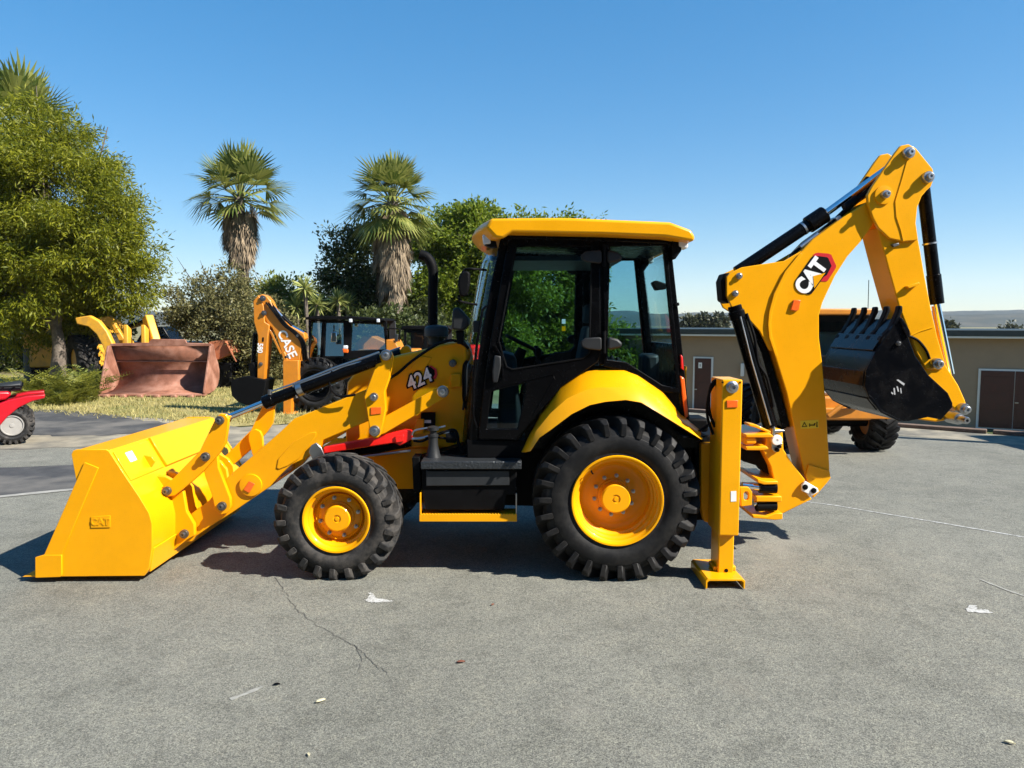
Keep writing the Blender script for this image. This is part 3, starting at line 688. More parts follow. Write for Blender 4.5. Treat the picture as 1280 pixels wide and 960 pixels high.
# ---- stabilisers
def stab(fl):
    B = lambda f, *a, **k: mk(f, fl).build(*a, **k)
    a, b = U(903, 474.5, 5.93), U(928.6, 474.5, 5.93); zb_ = U(905, 670, 5.93).z
    c = B(lambda: MB().box(a.x, b.x, 5.93, 6.27, zb_, a.z), 'stabiliser', YEL, root, bevel=.012, seg=3)
    l0, l1 = U(898.5, 690, 5.97), U(918, 722, 5.97)
    B(lambda: MB().box(a.x + .015, b.x - .02, 5.985, 6.215, .06, zb_ + .05), 'inner_leg', YEL, c, bevel=.01)
    x0, x1 = a.x - .125, b.x + .03
    B(lambda: MB().prism_xz([(x0, .075), (x0 + .02, .09), (x1 - .02, .09), (x1, .075), (x1, .008), (x1 - .014, .008), (x1 - .014, .06), (x1 - .03, .072), (x0 + .03, .072), (x0 + .014, .06), (x0 + .014, .008), (x0, .008)], 5.83, 6.33), 'foot_pad', YEL, c, bevel=.003)
    B(lambda: MB().box(a.x - .01, b.x + .012, 6.02, 6.18, .091, .13), 'foot_lug', YEL, c, bevel=.008)
    B(lambda: MB().prism(z6((218, 193), (262, 193), (262, 221), (218, 223)), 5.93, 5.921, 5.9295), 'reflector', ORG, c, bevel=.003)
    B(lambda: MB().prism(z6((235, 557), (257, 556), (257, 597), (235, 599)), 5.93, 5.9275, 5.9297), 'sticker', WHT, c)
    pp = U(*z6((240, 140))[0], 5.93)
    B(lambda: MB().lathe([(.05, 5.94), (.05, 5.918), (.036, 5.912), (.032, 5.885), (.016, 5.883), (.012, 5.9)], (pp.x, 0, pp.z), 'y', 24), 'pin', STEEL, c, ang=30)
    pp = U(*z6((217, 874))[0], 5.985)
    B(lambda: MB().lathe([(.016, 6.0), (.016, 5.982)], (pp.x, 0, pp.z), 'y', 16), 'pin_hole', BLKM, c)
    for bx in ((203, 122), (272, 122)):
        pp = U(*z6(bx)[0], 5.93)
        B(lambda: MB().lathe([(.007, 5.94), (.007, 5.924)], (pp.x, 0, pp.z), 'y', 10), 'bolt', BLKM, c)
    B(lambda: MB().prism(z6((138, 380), (200, 380), (200, 640), (190, 715), (150, 700), (138, 640)), 6.1, 6.28, 6.36), 'slide_frame', YEL, c, bevel=.008)
    B(lambda: MB().prism(zk((150, 655), (215, 655), (242, 690), (240, 790), (160, 800)), 6.1, 6.1, 6.14, [zk((178, 700), (190, 688), (205, 688), (216, 702), (216, 740), (205, 752), (190, 752), (178, 740))]), 'tie_lug', YEL, c, bevel=.005)
    q = lambda x, y: U(*z6((x, y))[0], 6.12) 
    B(lambda: MB().spline([q(172, 300), q(150, 240), q(148, 170), q(165, 120), q(185, 112)], .013), 'hose', BLKM, c)
    B(lambda: MB().spline([q(165, 330), q(142, 260), q(142, 200), q(155, 150), q(180, 118)], .012), 'hose', BLKM, c)
    B(lambda: MB().spline([q(150, 290), q(120, 310), q(100, 320), q(80, 318)], .013), 'hose', BLKM, c)
both(stab)
# rear frame between the stabilisers
x0, x1 = U(868, 600, 6.4).x, U(905, 600, 6.4).x
MB().box(x0, x1, 6.38, mY(6.38), .42, 1.18).build('rear_frame', BLKM, root, bevel=.02)
fr = MB().box(x1 + .002, x1 + .07, 6.3, mY(6.3), 1.02, 1.14).build('slide_rail', YEL, root, bevel=.008)
MB().box(x1 + .002, x1 + .07, 6.3, mY(6.3), .48, .6).build('slide_rail', YEL, root, bevel=.008)
MB().box(x0 - .1, x0 + .12, 6.42, 6.72, 1.2, 1.32).build('valve_block', BLKM, root, bevel=.02)

# ---- kingpost
KN = 6.86; K1 = 7.24
kp = MB().prism(zk((345, 238), (400, 208), (470, 222), (478, 372), (548, 482), (642, 602), (612, 630), (612, 655), (692, 745), (600, 790), (440, 870), (378, 875), (378, 822), (425, 800),
                   (425, 640), (400, 590), (380, 500), (330, 400), (314, 355), (345, 330)), KN, KN, K1).build('kingpost', YEL, root, bevel=.01)
for pts in (((165, 246), (345, 236), (372, 262), (345, 268), (165, 268)), ((165, 336), (320, 332), (335, 352), (300, 362), (165, 362)), ((250, 572), (320, 590), (402, 588), (404, 612), (300, 616), (250, 600)),
            ((240, 702), (430, 700), (430, 742), (240, 742)), ((215, 838), (320, 848), (380, 824), (436, 824), (436, 870), (380, 876), (215, 862))):
    MB().prism(zk(*pts), KN, KN - .12, K1 + .12).build('swing_bracket', YEL, kp, bevel=.008)
MB().prism(zk((175, 275), (235, 268), (270, 295), (260, 325), (175, 332)), KN - .05, KN - .1, KN + .2).build('swing_boss', YEL, kp, bevel=.02)
MB().prism(zk((205, 172), (260, 180), (372, 232), (360, 246), (250, 200), (205, 190)), KN, KN - .05, KN + .1).build('hose_guide', YEL, kp, bevel=.006)
MB().prism(zk((168, 375), (300, 380), (345, 450), (400, 580), (330, 540), (300, 500), (170, 460)), KN + .1, KN + .1, K1 - .1).build('swing_casting', BLKM, kp, bevel=.01)
ya = KN - .06
sc = MB().cyl(U(*zk((290, 655))[0], ya), U(*zk((420, 660))[0], ya), .052).build('swing_cylinder', BLK, root, bevel=.004)
MB().cyl(U(*zk((165, 640))[0], ya), U(*zk((300, 656))[0], ya), .033).build('rod', CHR, sc)
MB().cyl(U(*zk((270, 795))[0], ya), U(*zk((420, 790))[0], ya), .05).build('pin_block', BLKM, kp, bevel=.004)
MB().cyl(U(*zk((250, 775))[0], ya), U(*zk((330, 770))[0], ya), .03).build('rod', CHR, kp)
pp = U(*zk((425, 300))[0], KN - .02)
MB().lathe([(.05, KN), (.05, KN - .03), (.044, KN - .036), (.012, KN - .037), (.012, KN - .03)], (pp.x, 0, pp.z), 'y', 32).build('lock_disc', WHT, kp, ang=30)
MB().prism(zk((385, 320), (470, 322), (460, 350), (440, 388), (412, 392), (388, 368)), KN - .02, KN - .02, KN - .0005).build('lock_plate', STEEL, kp, bevel=.006)
pin(*zk((424, 372))[0], KN - .02, .02, kp, m=BLKM); pin(*zk((440, 346))[0], KN - .02, .016, kp, m=BLKM)
MB().prism(zk((392, 210), (410, 200), (412, 225), (470, 222), (485, 228), (470, 240), (412, 245), (408, 265), (390, 262)), KN - .02, KN - .03, KN + .02).build('grease_fitting', STEEL, kp, bevel=.004)
lp = MB().prism(zk((614, 640), (640, 608), (735, 664), (742, 688), (690, 720), (614, 682)), KN - .03, KN - .03, KN - .001).build('latch_plate', WHT, kp, bevel=.006)
for c in ((638, 653), (702, 679)):
    pin(*zk(c)[0], KN - .03, .026, kp, ln=.014, m=BLKM)

# ---- boom
BM0, BM1 = 6.90, 7.20
boom = [(1000, 316), (981, 339), (967, 367), (961, 389), (959.5, 405), (961, 422), (969, 446), (983, 491), (994, 541), (1006, 594), (1010, 606), (1016, 622), (1022.5, 615), (1033, 603), (1037.5, 597), (1037, 580),
        (1035, 545), (1033, 510), (1028, 454), (1024, 422), (1024, 394), (1028.5, 378), (1034, 366), (1044, 345), (1060, 320), (1077, 301), (1092, 280), (1096, 262), (1084, 252), (1069, 262), (1055, 271), (1016.7, 298.5)]
bo = MB().prism(boom, BM0, BM0, BM1).build('boom', YEL, root, bevel=.01)
MB().prism([(1006, 594), (1010, 580), (1036, 588), (1037.5, 597), (1033, 603), (1022.5, 615), (1016, 622), (1010, 606)], BM0, BM0 - .02, BM0 - .0005).build('foot_plate', YEL, bo, bevel=.006)
gus = [(908.5, 346), (913, 341), (928, 334), (954, 330), (981, 326), (1003, 313), (990, 345), (975, 380), (972, 440), (962, 438), (950, 414), (933, 395), (915, 384), (908.5, 370)]
for y0 in (BM0 - .012, BM1 - .03):
    MB().prism(gus, BM0, y0 + .02, y0 + .05).build('knuckle_plate', YEL, bo, bevel=.006)
MB().prism([(900, 352), (904, 342), (912, 341), (915, 350), (915, 372), (910, 380), (902, 376)], BM0 + .1, BM0 + .06, BM1 - .04).build('cylinder_mount', BLKM, bo, bevel=.015)
for x, y in ((160, 640), (142, 720)):
    pin(*z7((x, y))[0], BM0 + .008, .03, bo, ln=.035, name='pin')
# dark bent edge that follows the boom's inner side
MB().prism([(1000, 316), (981, 339), (967, 367), (961, 389), (959.5, 405), (961, 422), (969, 446), (972, 445), (964.5, 421), (963, 404), (965, 389), (971, 368), (984.5, 341), (1003, 318)], BM0, BM0 - .012, BM0 - .0005).build('edge_bar', YEL, bo, bevel=.003)
MB().prism(zg((240, 850), (275, 740), (350, 745), (330, 850), (295, 862)), BM0, BM0 - .02, BM0 - .0005).build('reflector', ORG, bo, bevel=.004)
# warning decal
wd = MB().prism(zk((600, 155), (738, 148), (738, 210), (605, 216)), BM0, BM0 - .003, BM0 - .0005).build('warning_decal', mat('decal_yellow', (.72, .50, .01), .5, var=.05), bo)
MB().prism(zk((612, 202), (632, 162), (652, 200)), BM0, BM0 - .0055, BM0 - .0035, [zk((620, 197), (632, 173), (644, 196))]).build('warning_symbol', BLKM, bo)
MB().prism(zk((668, 200), (668, 175), (674, 175), (674, 184), (700, 184), (708, 172), (716, 172), (710, 192), (674, 192), (674, 200)), BM0, BM0 - .0055, BM0 - .0035).build('warning_symbol', BLKM, bo)
MB().prism(zk((722, 160), (730, 165), (728, 180), (732, 202), (720, 202), (722, 182)), BM0, BM0 - .0055, BM0 - .0035).build('warning_symbol', BLKM, bo)
# emblem on the boom
y = BM0
L = lambda pts, d0, d1, name, m, holes=(): MB().prism(zg(*pts), BM0, y - d1, y - d0, [zg(*h) for h in holes]).build(name, m, bo)
L(((492, 248), (515, 232), (545, 226), (660, 236), (690, 250), (744, 370), (738, 395), (650, 532), (630, 541), (560, 538)), .0005, .003, 'emblem', LOGR)
L(((505, 268), (540, 262), (640, 275), (655, 285), (692, 370), (640, 470), (580, 505), (470, 400)), .0035, .005, 'emblem', BLKM)
L(((288, 560), (300, 525), (480, 268), (500, 262), (650, 412), (648, 430), (500, 640), (470, 678), (430, 682), (300, 595)), .0035, .0055, 'emblem', BLKM)
O3 = U(*zg((462, 480))[0], BM0)
text('CAT', (O3.x, O3.z), math.radians(54.5), .162, 'emblem_letters', WHT, bo, y - .006, .002, off=.055, sx=.86)
L(((488, 482), (622, 446), (500, 616)), .0085, .0105, 'emblem', YEL)
# boom cylinders (black) behind the boom's inner edge
c1 = [U(*zy((x, y))[0], 6.95) for x, y in ((395, 60), (622, 835))]
bc = MB().cyl(c1[0], c1[1], .066).build('boom_cylinder', BLK, root, bevel=.006)
e = (c1[1] - c1[0]).normalized()
MB().cyl(c1[0] + e * .05, c1[0] + e * .13, .076).build('gland', BLK, bc, bevel=.006)
MB().tube([U(*zy(p)[0], 6.86) for p in ((432, 130), (500, 400), (622, 815))], .008).build('steel_pipe', STEEL, bc)
c2 = [U(*zy((x, y))[0], 7.16) for x, y in ((480, 100), (690, 835))]
MB().cyl(c2[0], c2[1], .06).build('boom_cylinder', BLK, root, bevel=.006)
MB().prism(zy((440, 95), (510, 160), (590, 300), (742, 825), (690, 825), (640, 640), (560, 360), (500, 210)), 7.0, 6.98, 7.12).build('cylinder_guard', BLK, bo, bevel=.006)
MB().spline([U(*zy(p)[0], 6.9) for p in ((470, 110), (520, 260), (545, 420), (600, 520), (640, 700))], .014).build('hose', BLKM, root)

# ---- stick
head = [(1084, 244), (1090, 233), (1118, 192), (1126, 182), (1136, 180), (1145, 185), (1166, 211), (1168, 222), (1164, 233), (1153, 243), (1147, 258), (1145, 279), (1148, 300), (1130, 302), (1112, 298), (1098, 285), (1091, 272), (1085, 254)]
tube_ = [(1097, 284), (1112, 297), (1130, 300), (1146, 290), (1150, 310), (1156, 345), (1164, 386), (1172, 421), (1182, 455), (1178, 462), (1158, 462), (1146, 442), (1138, 420), (1124, 384), (1110, 334)]
S0, S1 = 6.88, 7.22
stk = MB().prism(tube_, S0, S0, S1).build('stick', YEL, root, bevel=.01)
for y0 in (S0 - .035, S1 - .005):
    MB().prism(head, S0 - .035, y0, y0 + .04).build('head_plate', YEL, stk, bevel=.008)
MB().prism([(1150, 232), (1164, 232), (1153, 245), (1147, 260), (1145, 280), (1137, 286), (1128, 260)], S0, S0 + .006, S1 - .006).build('head_web', YEL, stk, bevel=.01)
MB().tube([U(x, y, S0 - .037) for x, y in z7((930, 110), (905, 200), (875, 300), (880, 370), (900, 430), (912, 482))], .006, 6).build('weld_seam', YEL, stk)
MB().tube([U(x, y, S0 - .002) for x, y in ((1137, 420), (1150, 414), (1166, 409))], .006, 6).build('weld_seam', YEL, stk)
pp = U(*z7((820, 270))[0], S0 - .036)
MB().lathe([(.085, S0 - .0355), (.083, S0 - .052), (.05, S0 - .055), (.02, S0 - .055)], (pp.x, 0, pp.z), 'y', 32).build('boss', YEL, stk, ang=30)
for (x, y, r) in ((930, 80, .052), (1018, 190, .052), (820, 270, .038)):
    pin(*z7((x, y))[0], S0 - .036, r, stk, y=S0 - (.036 if r > .04 else .054), ln=.08)
bk = U(*z7((945, 685))[0], S0)
MB().prism(z7((915, 688), (970, 670), (976, 680), (925, 698)), S0, S0 - .05, S0 - .0005).build('lock_bracket', YEL, stk, bevel=.004)
MB().prism(z7((850, 498), (880, 490), (884, 500), (860, 510)), S0, S0 - .04, S0 - .0005).build('lock_bracket', PINM, stk, bevel=.004)
# stick tip and bucket links
tip = [(1158, 442), (1172, 446), (1181, 452), (1190, 466), (1200, 482), (1208, 500), (1211, 510), (1206, 516), (1198, 515), (1190, 507), (1184, 526), (1172, 528), (1150, 525), (1144, 500), (1150, 460)]
MB().prism(tip, S0, S0 + .02, S1 - .02).build('stick_tip', YEL, stk, bevel=.012)
pin(*zw((275, 378))[0], S0, .052, stk, ln=.1); pin(*zw((415, 605))[0], S0, .055, stk, ln=.1, y=S0 + .02); pin(*zw((352, 645))[0], S0, .055, stk, ln=.26, y=S0 + .0)
MB().spline([U(*zw(p)[0], S0 - .01) for p in ((145, 240), (190, 262), (230, 310), (248, 355))], .012).build('hose', BLKM, stk)
# stick cylinder with hoses on top of the boom
yc = 7.05
p0, p1, p2, p3 = (U(*z7(p)[0], yc) for p in ((150, 625), (545, 362), (540, 366), (925, 85)))
sc = MB().cyl(p0, p1, .062).build('stick_cylinder', BLK, root, bevel=.006)
e = (p1 - p0).normalized()
MB().cyl(p1 - e * .17, p1 + e * .02, .082).build('gland', BLK, sc, bevel=.01)
MB().cyl(p0 + e * .73, p0 + e * .75, .0645).build('clamp', STEEL, sc)
MB().cyl(p1, p3, .034).build('rod', CHR, sc)
q = lambda x, y, Y=7.0: U(*z7((x, y))[0], Y)
for k, (dy, off) in enumerate(((-.05, 0), (.0, 6), (.05, -4), (.1, 8))):
    MB().spline([q(395, 552 + off, yc + dy), q(500, 470 + off, yc + dy), q(600, 385 + off, yc + dy), q(690, 300 + off, yc + dy), q(750, 255 + off, yc + dy), q(830, 180, yc + dy), q(860, 130, yc + dy)], .019).build('hose', BLKM, bo)
MB().cyl(q(440, 510, 6.98), q(520, 448, 6.98), .027).build('fitting', STEEL, bo)
MB().prism(z7((600, 375), (622, 362), (634, 375), (612, 392)), 6.95, 6.95, 7.15).build('hose_clamp', STEEL, bo, bevel=.004)
MB().cyl(q(640, 330, 6.98), q(700, 285, 6.98), .035).build('fitting', BLKM, bo)
MB().cyl(q(690, 290, 7.1), q(760, 200, 7.1), .05).build('hose_bundle', BLKM, bo)
# bucket cylinder along the stick
p0, p1, p3 = (U(*p, yc) for p in (z7((1000, 215))[0], z7((1065, 768))[0], zw((356, 430))[0]))
kc = MB().cyl(p0, p1, .057).build('bucket_cylinder', BLK, root, bevel=.006)
e = (p1 - p0).normalized()
MB().cyl(p1 - e * .28, p1, .064).build('gland', BLK, kc, bevel=.006)
MB().cyl(p0 + e * .56, p0 + e * .575, .066).build('clamp', STEEL, kc)
MB().cyl(p1, p3, .03).build('rod', CHR, kc)
MB().cyl(U(*zw((272, 90))[0], 7.2), U(*zw((330, 400))[0], 7.2), .026).build('side_link', YEL, kc)

# ---- digging bucket
D0, D1 = 6.60, 7.56
bside = zb((535, 185), (556, 170), (600, 262), (604, 300), (640, 400), (720, 520), (840, 630), (868, 690), (868, 715), (800, 790), (720, 775), (600, 800), (560, 800), (430, 742), (372, 672), (340, 590), (350, 495), (400, 390), (478, 272))
bshell = zb((545, 185), (478, 272), (400, 390), (350, 495), (340, 590), (372, 672), (430, 742), (560, 800), (600, 800))
db = MB().ribbon(bshell[::-1], .025, D0, D0 + .025, D1 - .025).build('digging_bucket', BUCK, root, bevel=.004)
for y0 in (D0, D1 - .025):
    MB().prism(bside, D0, y0, y0 + .025).build('side_plate', BUCK, db, bevel=.005)
    yy = y0 - .018 if y0 == D0 else y0 + .026
    MB().prism(zb((545, 195), (560, 180), (606, 258), (604, 292), (590, 300)), D0, yy, yy + .017).build('side_cutter', BUCK, db, bevel=.004)
    MB().prism(zb((365, 640), (385, 660), (440, 735), (560, 795), (540, 800), (430, 745), (360, 660)), D0, yy, yy + .017).build('wear_bar', BUCK, db, bevel=.003)
slab(zb((468, 285))[0], zb((405, 380))[0], .016, D0, D0 + .03, D1 - .03, -1).build('wear_plate', BUCK, db, bevel=.004)
slab(zb((350, 500))[0], zb((341, 590))[0], .010, D0, D0 + .03, D1 - .03, -1).build('wear_plate', BUCK, db, bevel=.004)
slab(zb((368, 660))[0], zb((425, 732))[0], .012, D0, D0 + .03, D1 - .03, -1).build('wear_plate', BUCK, db, bevel=.004)
tooth = zb((430, 330), (442, 300), (500, 240), (545, 140), (552, 106), (572, 106), (572, 140), (512, 262), (480, 300), (450, 335))
for k in range(5):
    y0 = D0 + .005 + k * (D1 - D0 - .09) / 4
    MB().prism(tooth, D0, y0, y0 + .08).build('tooth', BLKM, db, bevel=.012)
for y0 in (6.82, 7.24):
    MB().prism(zb((560, 795), (640, 560), (760, 600), (868, 700), (800, 790), (720, 775), (600, 800)), D0, y0, y0 + .04).build('hinge_ear', BUCK, db, bevel=.006)
for pts in (((530, 552), (540, 548), (580, 574), (574, 586)), ((512, 600), (520, 600), (524, 640), (516, 640)), ((530, 590), (538, 590), (546, 622), (538, 622)), ((552, 600), (558, 600), (562, 632), (556, 632)), ((500, 622), (512, 632), (508, 640), (498, 630))):
    MB().prism(zb(*pts), D0, D0 - .003, D0 - .0005).build('chalk_mark', mat('chalk', (.42, .42, .42), .9, var=.3, vscale=60), db)
pin(*zb((540, 332))[0], D0, .022, db, ln=.03, m=PINM, name='bolt')

# ================================================================== GROUND AND SETTING
def ss(a, b, x):
    t = min(1, max(0, (x - a) / (b - a))); return t * t * (3 - 2 * t)
EA, EB = Vector((4.27, 17.8)), Vector((9.7, 14.0))
ed = (EB - EA).normalized(); en = Vector((-ed.y, ed.x))
def gz(x, y):
    d = (Vector((x, y)) - EA).dot(en)
    z = -1.75 * ss(.3, 4.5, d) * ss(-2, 3.5, x)
    far = max(0, math.hypot(x, y) - 45)
    return z - .012 * min(far, 200)
def terrain():
    xs = sorted({round(s * v, 2) for s in (-1, 1) for v in [0, 1, 2, 3, 4, 5, 6, 7, 8, 9, 10, 12, 14, 16, 18, 20, 24, 28, 34, 42, 55, 75, 110, 170, 270, 450, 800, 1400, 2400]})
    ys = [-30, -12, -4, 0, 4, 8, 11, 12, 13, 14, 15, 16, 17, 18, 19, 20, 21, 22, 23, 24, 26, 28, 30, 33, 37, 42, 50, 65, 90, 140, 220, 360, 600, 1000, 1700, 2600]
    mb = MB(); mb.grid([[Vector((x, y, gz(x, y) - .012)) for x in xs] for y in ys])
    return mb
def groundmat(name, c1, c2, scale, c3=None, s3=1., bump=.3, rough=.9, bscale=80.):
    m, nt, b = nodes(name); Lk = nt.links.new
    tc = nt.nodes.new('ShaderNodeTexCoord')
    n = nt.nodes.new('ShaderNodeTexNoise'); n.inputs['Scale'].default_value = scale; n.inputs['Detail'].default_value = 10; n.inputs['Roughness'].default_value = .7
    Lk(tc.outputs['Object'], n.inputs['Vector'])
    cr = nt.nodes.new('ShaderNodeValToRGB'); cr.color_ramp.elements[0].position = .3; cr.color_ramp.elements[1].position = .7
    cr.color_ramp.elements[0].color = (*c1, 1); cr.color_ramp.elements[1].color = (*c2, 1)
    Lk(n.outputs['Fac'], cr.inputs['Fac']); out = cr.outputs['Color']
    if c3:
        n2 = nt.nodes.new('ShaderNodeTexNoise'); n2.inputs['Scale'].default_value = s3; n2.inputs['Detail'].default_value = 8; n2.inputs['Roughness'].default_value = .6
        Lk(tc.outputs['Object'], n2.inputs['Vector'])
        mr_ = nt.nodes.new('ShaderNodeMapRange'); mr_.inputs['From Min'].default_value = .45; mr_.inputs['From Max'].default_value = .65
        Lk(n2.outputs['Fac'], mr_.inputs['Value'])
        mx = nt.nodes.new('ShaderNodeMix'); mx.data_type = 'RGBA'
        Lk(mr_.outputs['Result'], mx.inputs['Factor']); Lk(out, mx.inputs[6]); mx.inputs[7].default_value = (*c3, 1); out = mx.outputs[2]
    Lk(out, b.inputs['Base Color']); b.inputs['Roughness'].default_value = rough; b.inputs['Specular IOR Level'].default_value = .25
    n3 = nt.nodes.new('ShaderNodeTexNoise'); n3.inputs['Scale'].default_value = bscale; n3.inputs['Detail'].default_value = 6
    Lk(tc.outputs['Object'], n3.inputs['Vector'])
    bp = nt.nodes.new('ShaderNodeBump'); bp.inputs['Strength'].default_value = bump; bp.inputs['Distance'].default_value = .012
    Lk(n3.outputs['Fac'], bp.inputs['Height']); Lk(bp.outputs['Normal'], b.inputs['Normal'])
    MATS[name] = m
    return m
EARTH = groundmat('dry_earth', (.16, .13, .06), (.26, .21, .10), .8, (.10, .12, .04), .15)
def asphalt():
    m, nt, b = nodes('asphalt'); Lk = nt.links.new
    tc = nt.nodes.new('ShaderNodeTexCoord')
    def noi(s, d=6, r=.6):
        n = nt.nodes.new('ShaderNodeTexNoise'); n.inputs['Scale'].default_value = s; n.inputs['Detail'].default_value = d; n.inputs['Roughness'].default_value = r
        Lk(tc.outputs['Object'], n.inputs['Vector']); return n.outputs['Fac']
    def ramp(v, stops):
        cr = nt.nodes.new('ShaderNodeValToRGB')
        while len(cr.color_ramp.elements) < len(stops): cr.color_ramp.elements.new(.5)
        for e_, (p, c) in zip(cr.color_ramp.elements, stops): e_.position = p; e_.color = (*c, 1)
        Lk(v, cr.inputs['Fac']); return cr.outputs['Color']
    def mix(f, a, c, mode='MIX'):
        mx = nt.nodes.new('ShaderNodeMix'); mx.data_type = 'RGBA'; mx.blend_type = mode
        for s_, v in ((mx.inputs['Factor'], f), (mx.inputs[6], a), (mx.inputs[7], c)):
            if isinstance(v, (int, float)): s_.default_value = v
            elif isinstance(v, tuple): s_.default_value = (*v, 1)
            else: Lk(v, s_)
        return mx.outputs[2]
    base = ramp(noi(.35, 8, .65), [(.3, (.132, .131, .112)), (.5, (.158, .157, .135)), (.72, (.182, .180, .155))])
    mid = ramp(noi(3.2, 8, .7), [(.30, (.76, .76, .75)), (.5, (1, 1, 1)), (.7, (1.14, 1.12, 1.08))])
    c = mix(1., base, mid, 'MULTIPLY')
    fine = ramp(noi(120, 3, .9), [(.36, (.45, .45, .45)), (.5, (1, 1, 1)), (.64, (1.45, 1.43, 1.38))])
    c = mix(1., c, fine, 'MULTIPLY')
    v = nt.nodes.new('ShaderNodeTexVoronoi'); v.inputs['Scale'].default_value = 110
    Lk(tc.outputs['Object'], v.inputs['Vector'])
    for sc_, lo, hi in ((62, .80, 1.15), (150, .62, 1.32)):
        v2 = nt.nodes.new('ShaderNodeTexVoronoi'); v2.inputs['Scale'].default_value = sc_
        Lk(tc.outputs['Object'], v2.inputs['Vector'])
        se = nt.nodes.new('ShaderNodeSeparateColor'); Lk(v2.outputs['Color'], se.inputs['Color'])
        c = mix(1., c, ramp(se.outputs['Red'], [(.0, (lo, lo, lo)), (.45, (1, 1, 1)), (1., (hi, hi, hi * .97))]), 'MULTIPLY')
    spk = ramp(v.outputs['Distance'], [(.10, (1, 1, 1)), (.22, (0, 0, 0))])
    vc = nt.nodes.new('ShaderNodeMath'); vc.operation = 'GREATER_THAN'; vc.inputs[1].default_value = .90
    sep = nt.nodes.new('ShaderNodeSeparateColor'); Lk(v.outputs['Color'], sep.inputs['Color']); Lk(sep.outputs['Red'], vc.inputs[0])
    mm = nt.nodes.new('ShaderNodeMath'); mm.operation = 'MULTIPLY'; Lk(spk, mm.inputs[0]); Lk(vc.outputs[0], mm.inputs[1])
    c = mix(mm.outputs[0], c, (.42, .40, .36))
    stain = nt.nodes.new('ShaderNodeMapRange'); stain.inputs['From Min'].default_value = .60; stain.inputs['From Max'].default_value = .75; stain.inputs['To Max'].default_value = .55
    Lk(noi(.8, 7, .7), stain.inputs['Value'])
    c = mix(stain.outputs['Result'], c, (.13, .12, .105))
    dust = nt.nodes.new('ShaderNodeMapRange'); dust.inputs['From Min'].default_value = .58; dust.inputs['From Max'].default_value = .78; dust.inputs['To Max'].default_value = .65
    Lk(noi(.55, 7, .6), dust.inputs['Value'])
    c = mix(dust.outputs['Result'], c, (.29, .27, .225))
    Lk(c, b.inputs['Base Color']); b.inputs['Roughness'].default_value = .88; b.inputs['Specular IOR Level'].default_value = .3
    bp = nt.nodes.new('ShaderNodeBump'); bp.inputs['Strength'].default_value = .55; bp.inputs['Distance'].default_value = .012
    ad = nt.nodes.new('ShaderNodeMath'); ad.operation = 'ADD'; Lk(noi(60, 4, .8), ad.inputs[0]); Lk(noi(12, 4), ad.inputs[1])
    Lk(ad.outputs[0], bp.inputs['Height']); Lk(bp.outputs['Normal'], b.inputs['Normal'])
    return m
ASPH = asphalt()
OLDT = groundmat('old_tar', (.035, .036, .038), (.075, .075, .075), 3., (.14, .13, .115), .7, bump=.3)
DIRT = groundmat('pale_gravel', (.20, .175, .13), (.34, .30, .22), 2.5, (.11, .105, .09), .9, bump=.5)
GRASSB = groundmat('straw_ground', (.22, .18, .065), (.36, .30, .12), 3., (.16, .17, .05), .6, bump=.6)
struct(terrain().build('ground', EARTH, smooth=True))
def sheet(name, pts, m, z, kind='structure'):
    mb = MB(); vs = [mb.bm.verts.new((x, y, z)) for x, y in pts]
    f = mb.bm.faces.new(vs)
    if f.normal.z < 0: f.normal_flip()
    o = mb.build(name, m, None, smooth=False, recalc=False)
    return struct(o, kind)
g2 = lambda *p: [(G(x, y).x, G(x, y).y) for x, y in p]
sheet('asphalt_yard', [(-40, -6), (40, -6), (40, EB.y - (40 - EB.x) * .7 + 8), (EB.x + .35, EB.y - .24), (EA.x, EA.y), (1, 19.6), (-3, 19.6)] + g2((400, 528), (300, 534), (250, 527), (150, 515), (40, 510)) + [(-40, 21)], ASPH, 0.)
def wob(pts, n=6, a=.12, sd=3):
    r = random.Random(sd); out = []
    for i in range(len(pts)):
        p, q = pts[i], pts[(i + 1) % len(pts)]
        for k in range(n):
            t = k / n
            out.append((p[0] + (q[0] - p[0]) * t + r.uniform(-a, a), p[1] + (q[1] - p[1]) * t + r.uniform(-a, a)))
    return out
sheet('gravel_track', wob(g2((-200, 560), (0, 562), (180, 558), (420, 556), (420, 529), (300, 534), (200, 524), (60, 513), (-200, 513))), DIRT, .004)
sheet('tar_driveway', wob(g2((-260, 625), (0, 620), (92, 611), (250, 600), (320, 575), (230, 572), (80, 582), (-260, 590)), a=.06), OLDT, .004)
sheet('tar_patch', wob(g2((35, 512), (120, 516), (170, 524), (215, 531), (190, 541), (110, 545), (40, 545), (-60, 540), (-60, 515)), a=.1, sd=5), OLDT, .008)
sheet('pale_joint', wob(g2((-260, 628), (-260, 625), (0, 620), (92, 611), (92, 613.5), (0, 622.5)), a=.012), mat('pale_joint', (.26, .25, .22), .9, var=.25, vscale=8), .008)
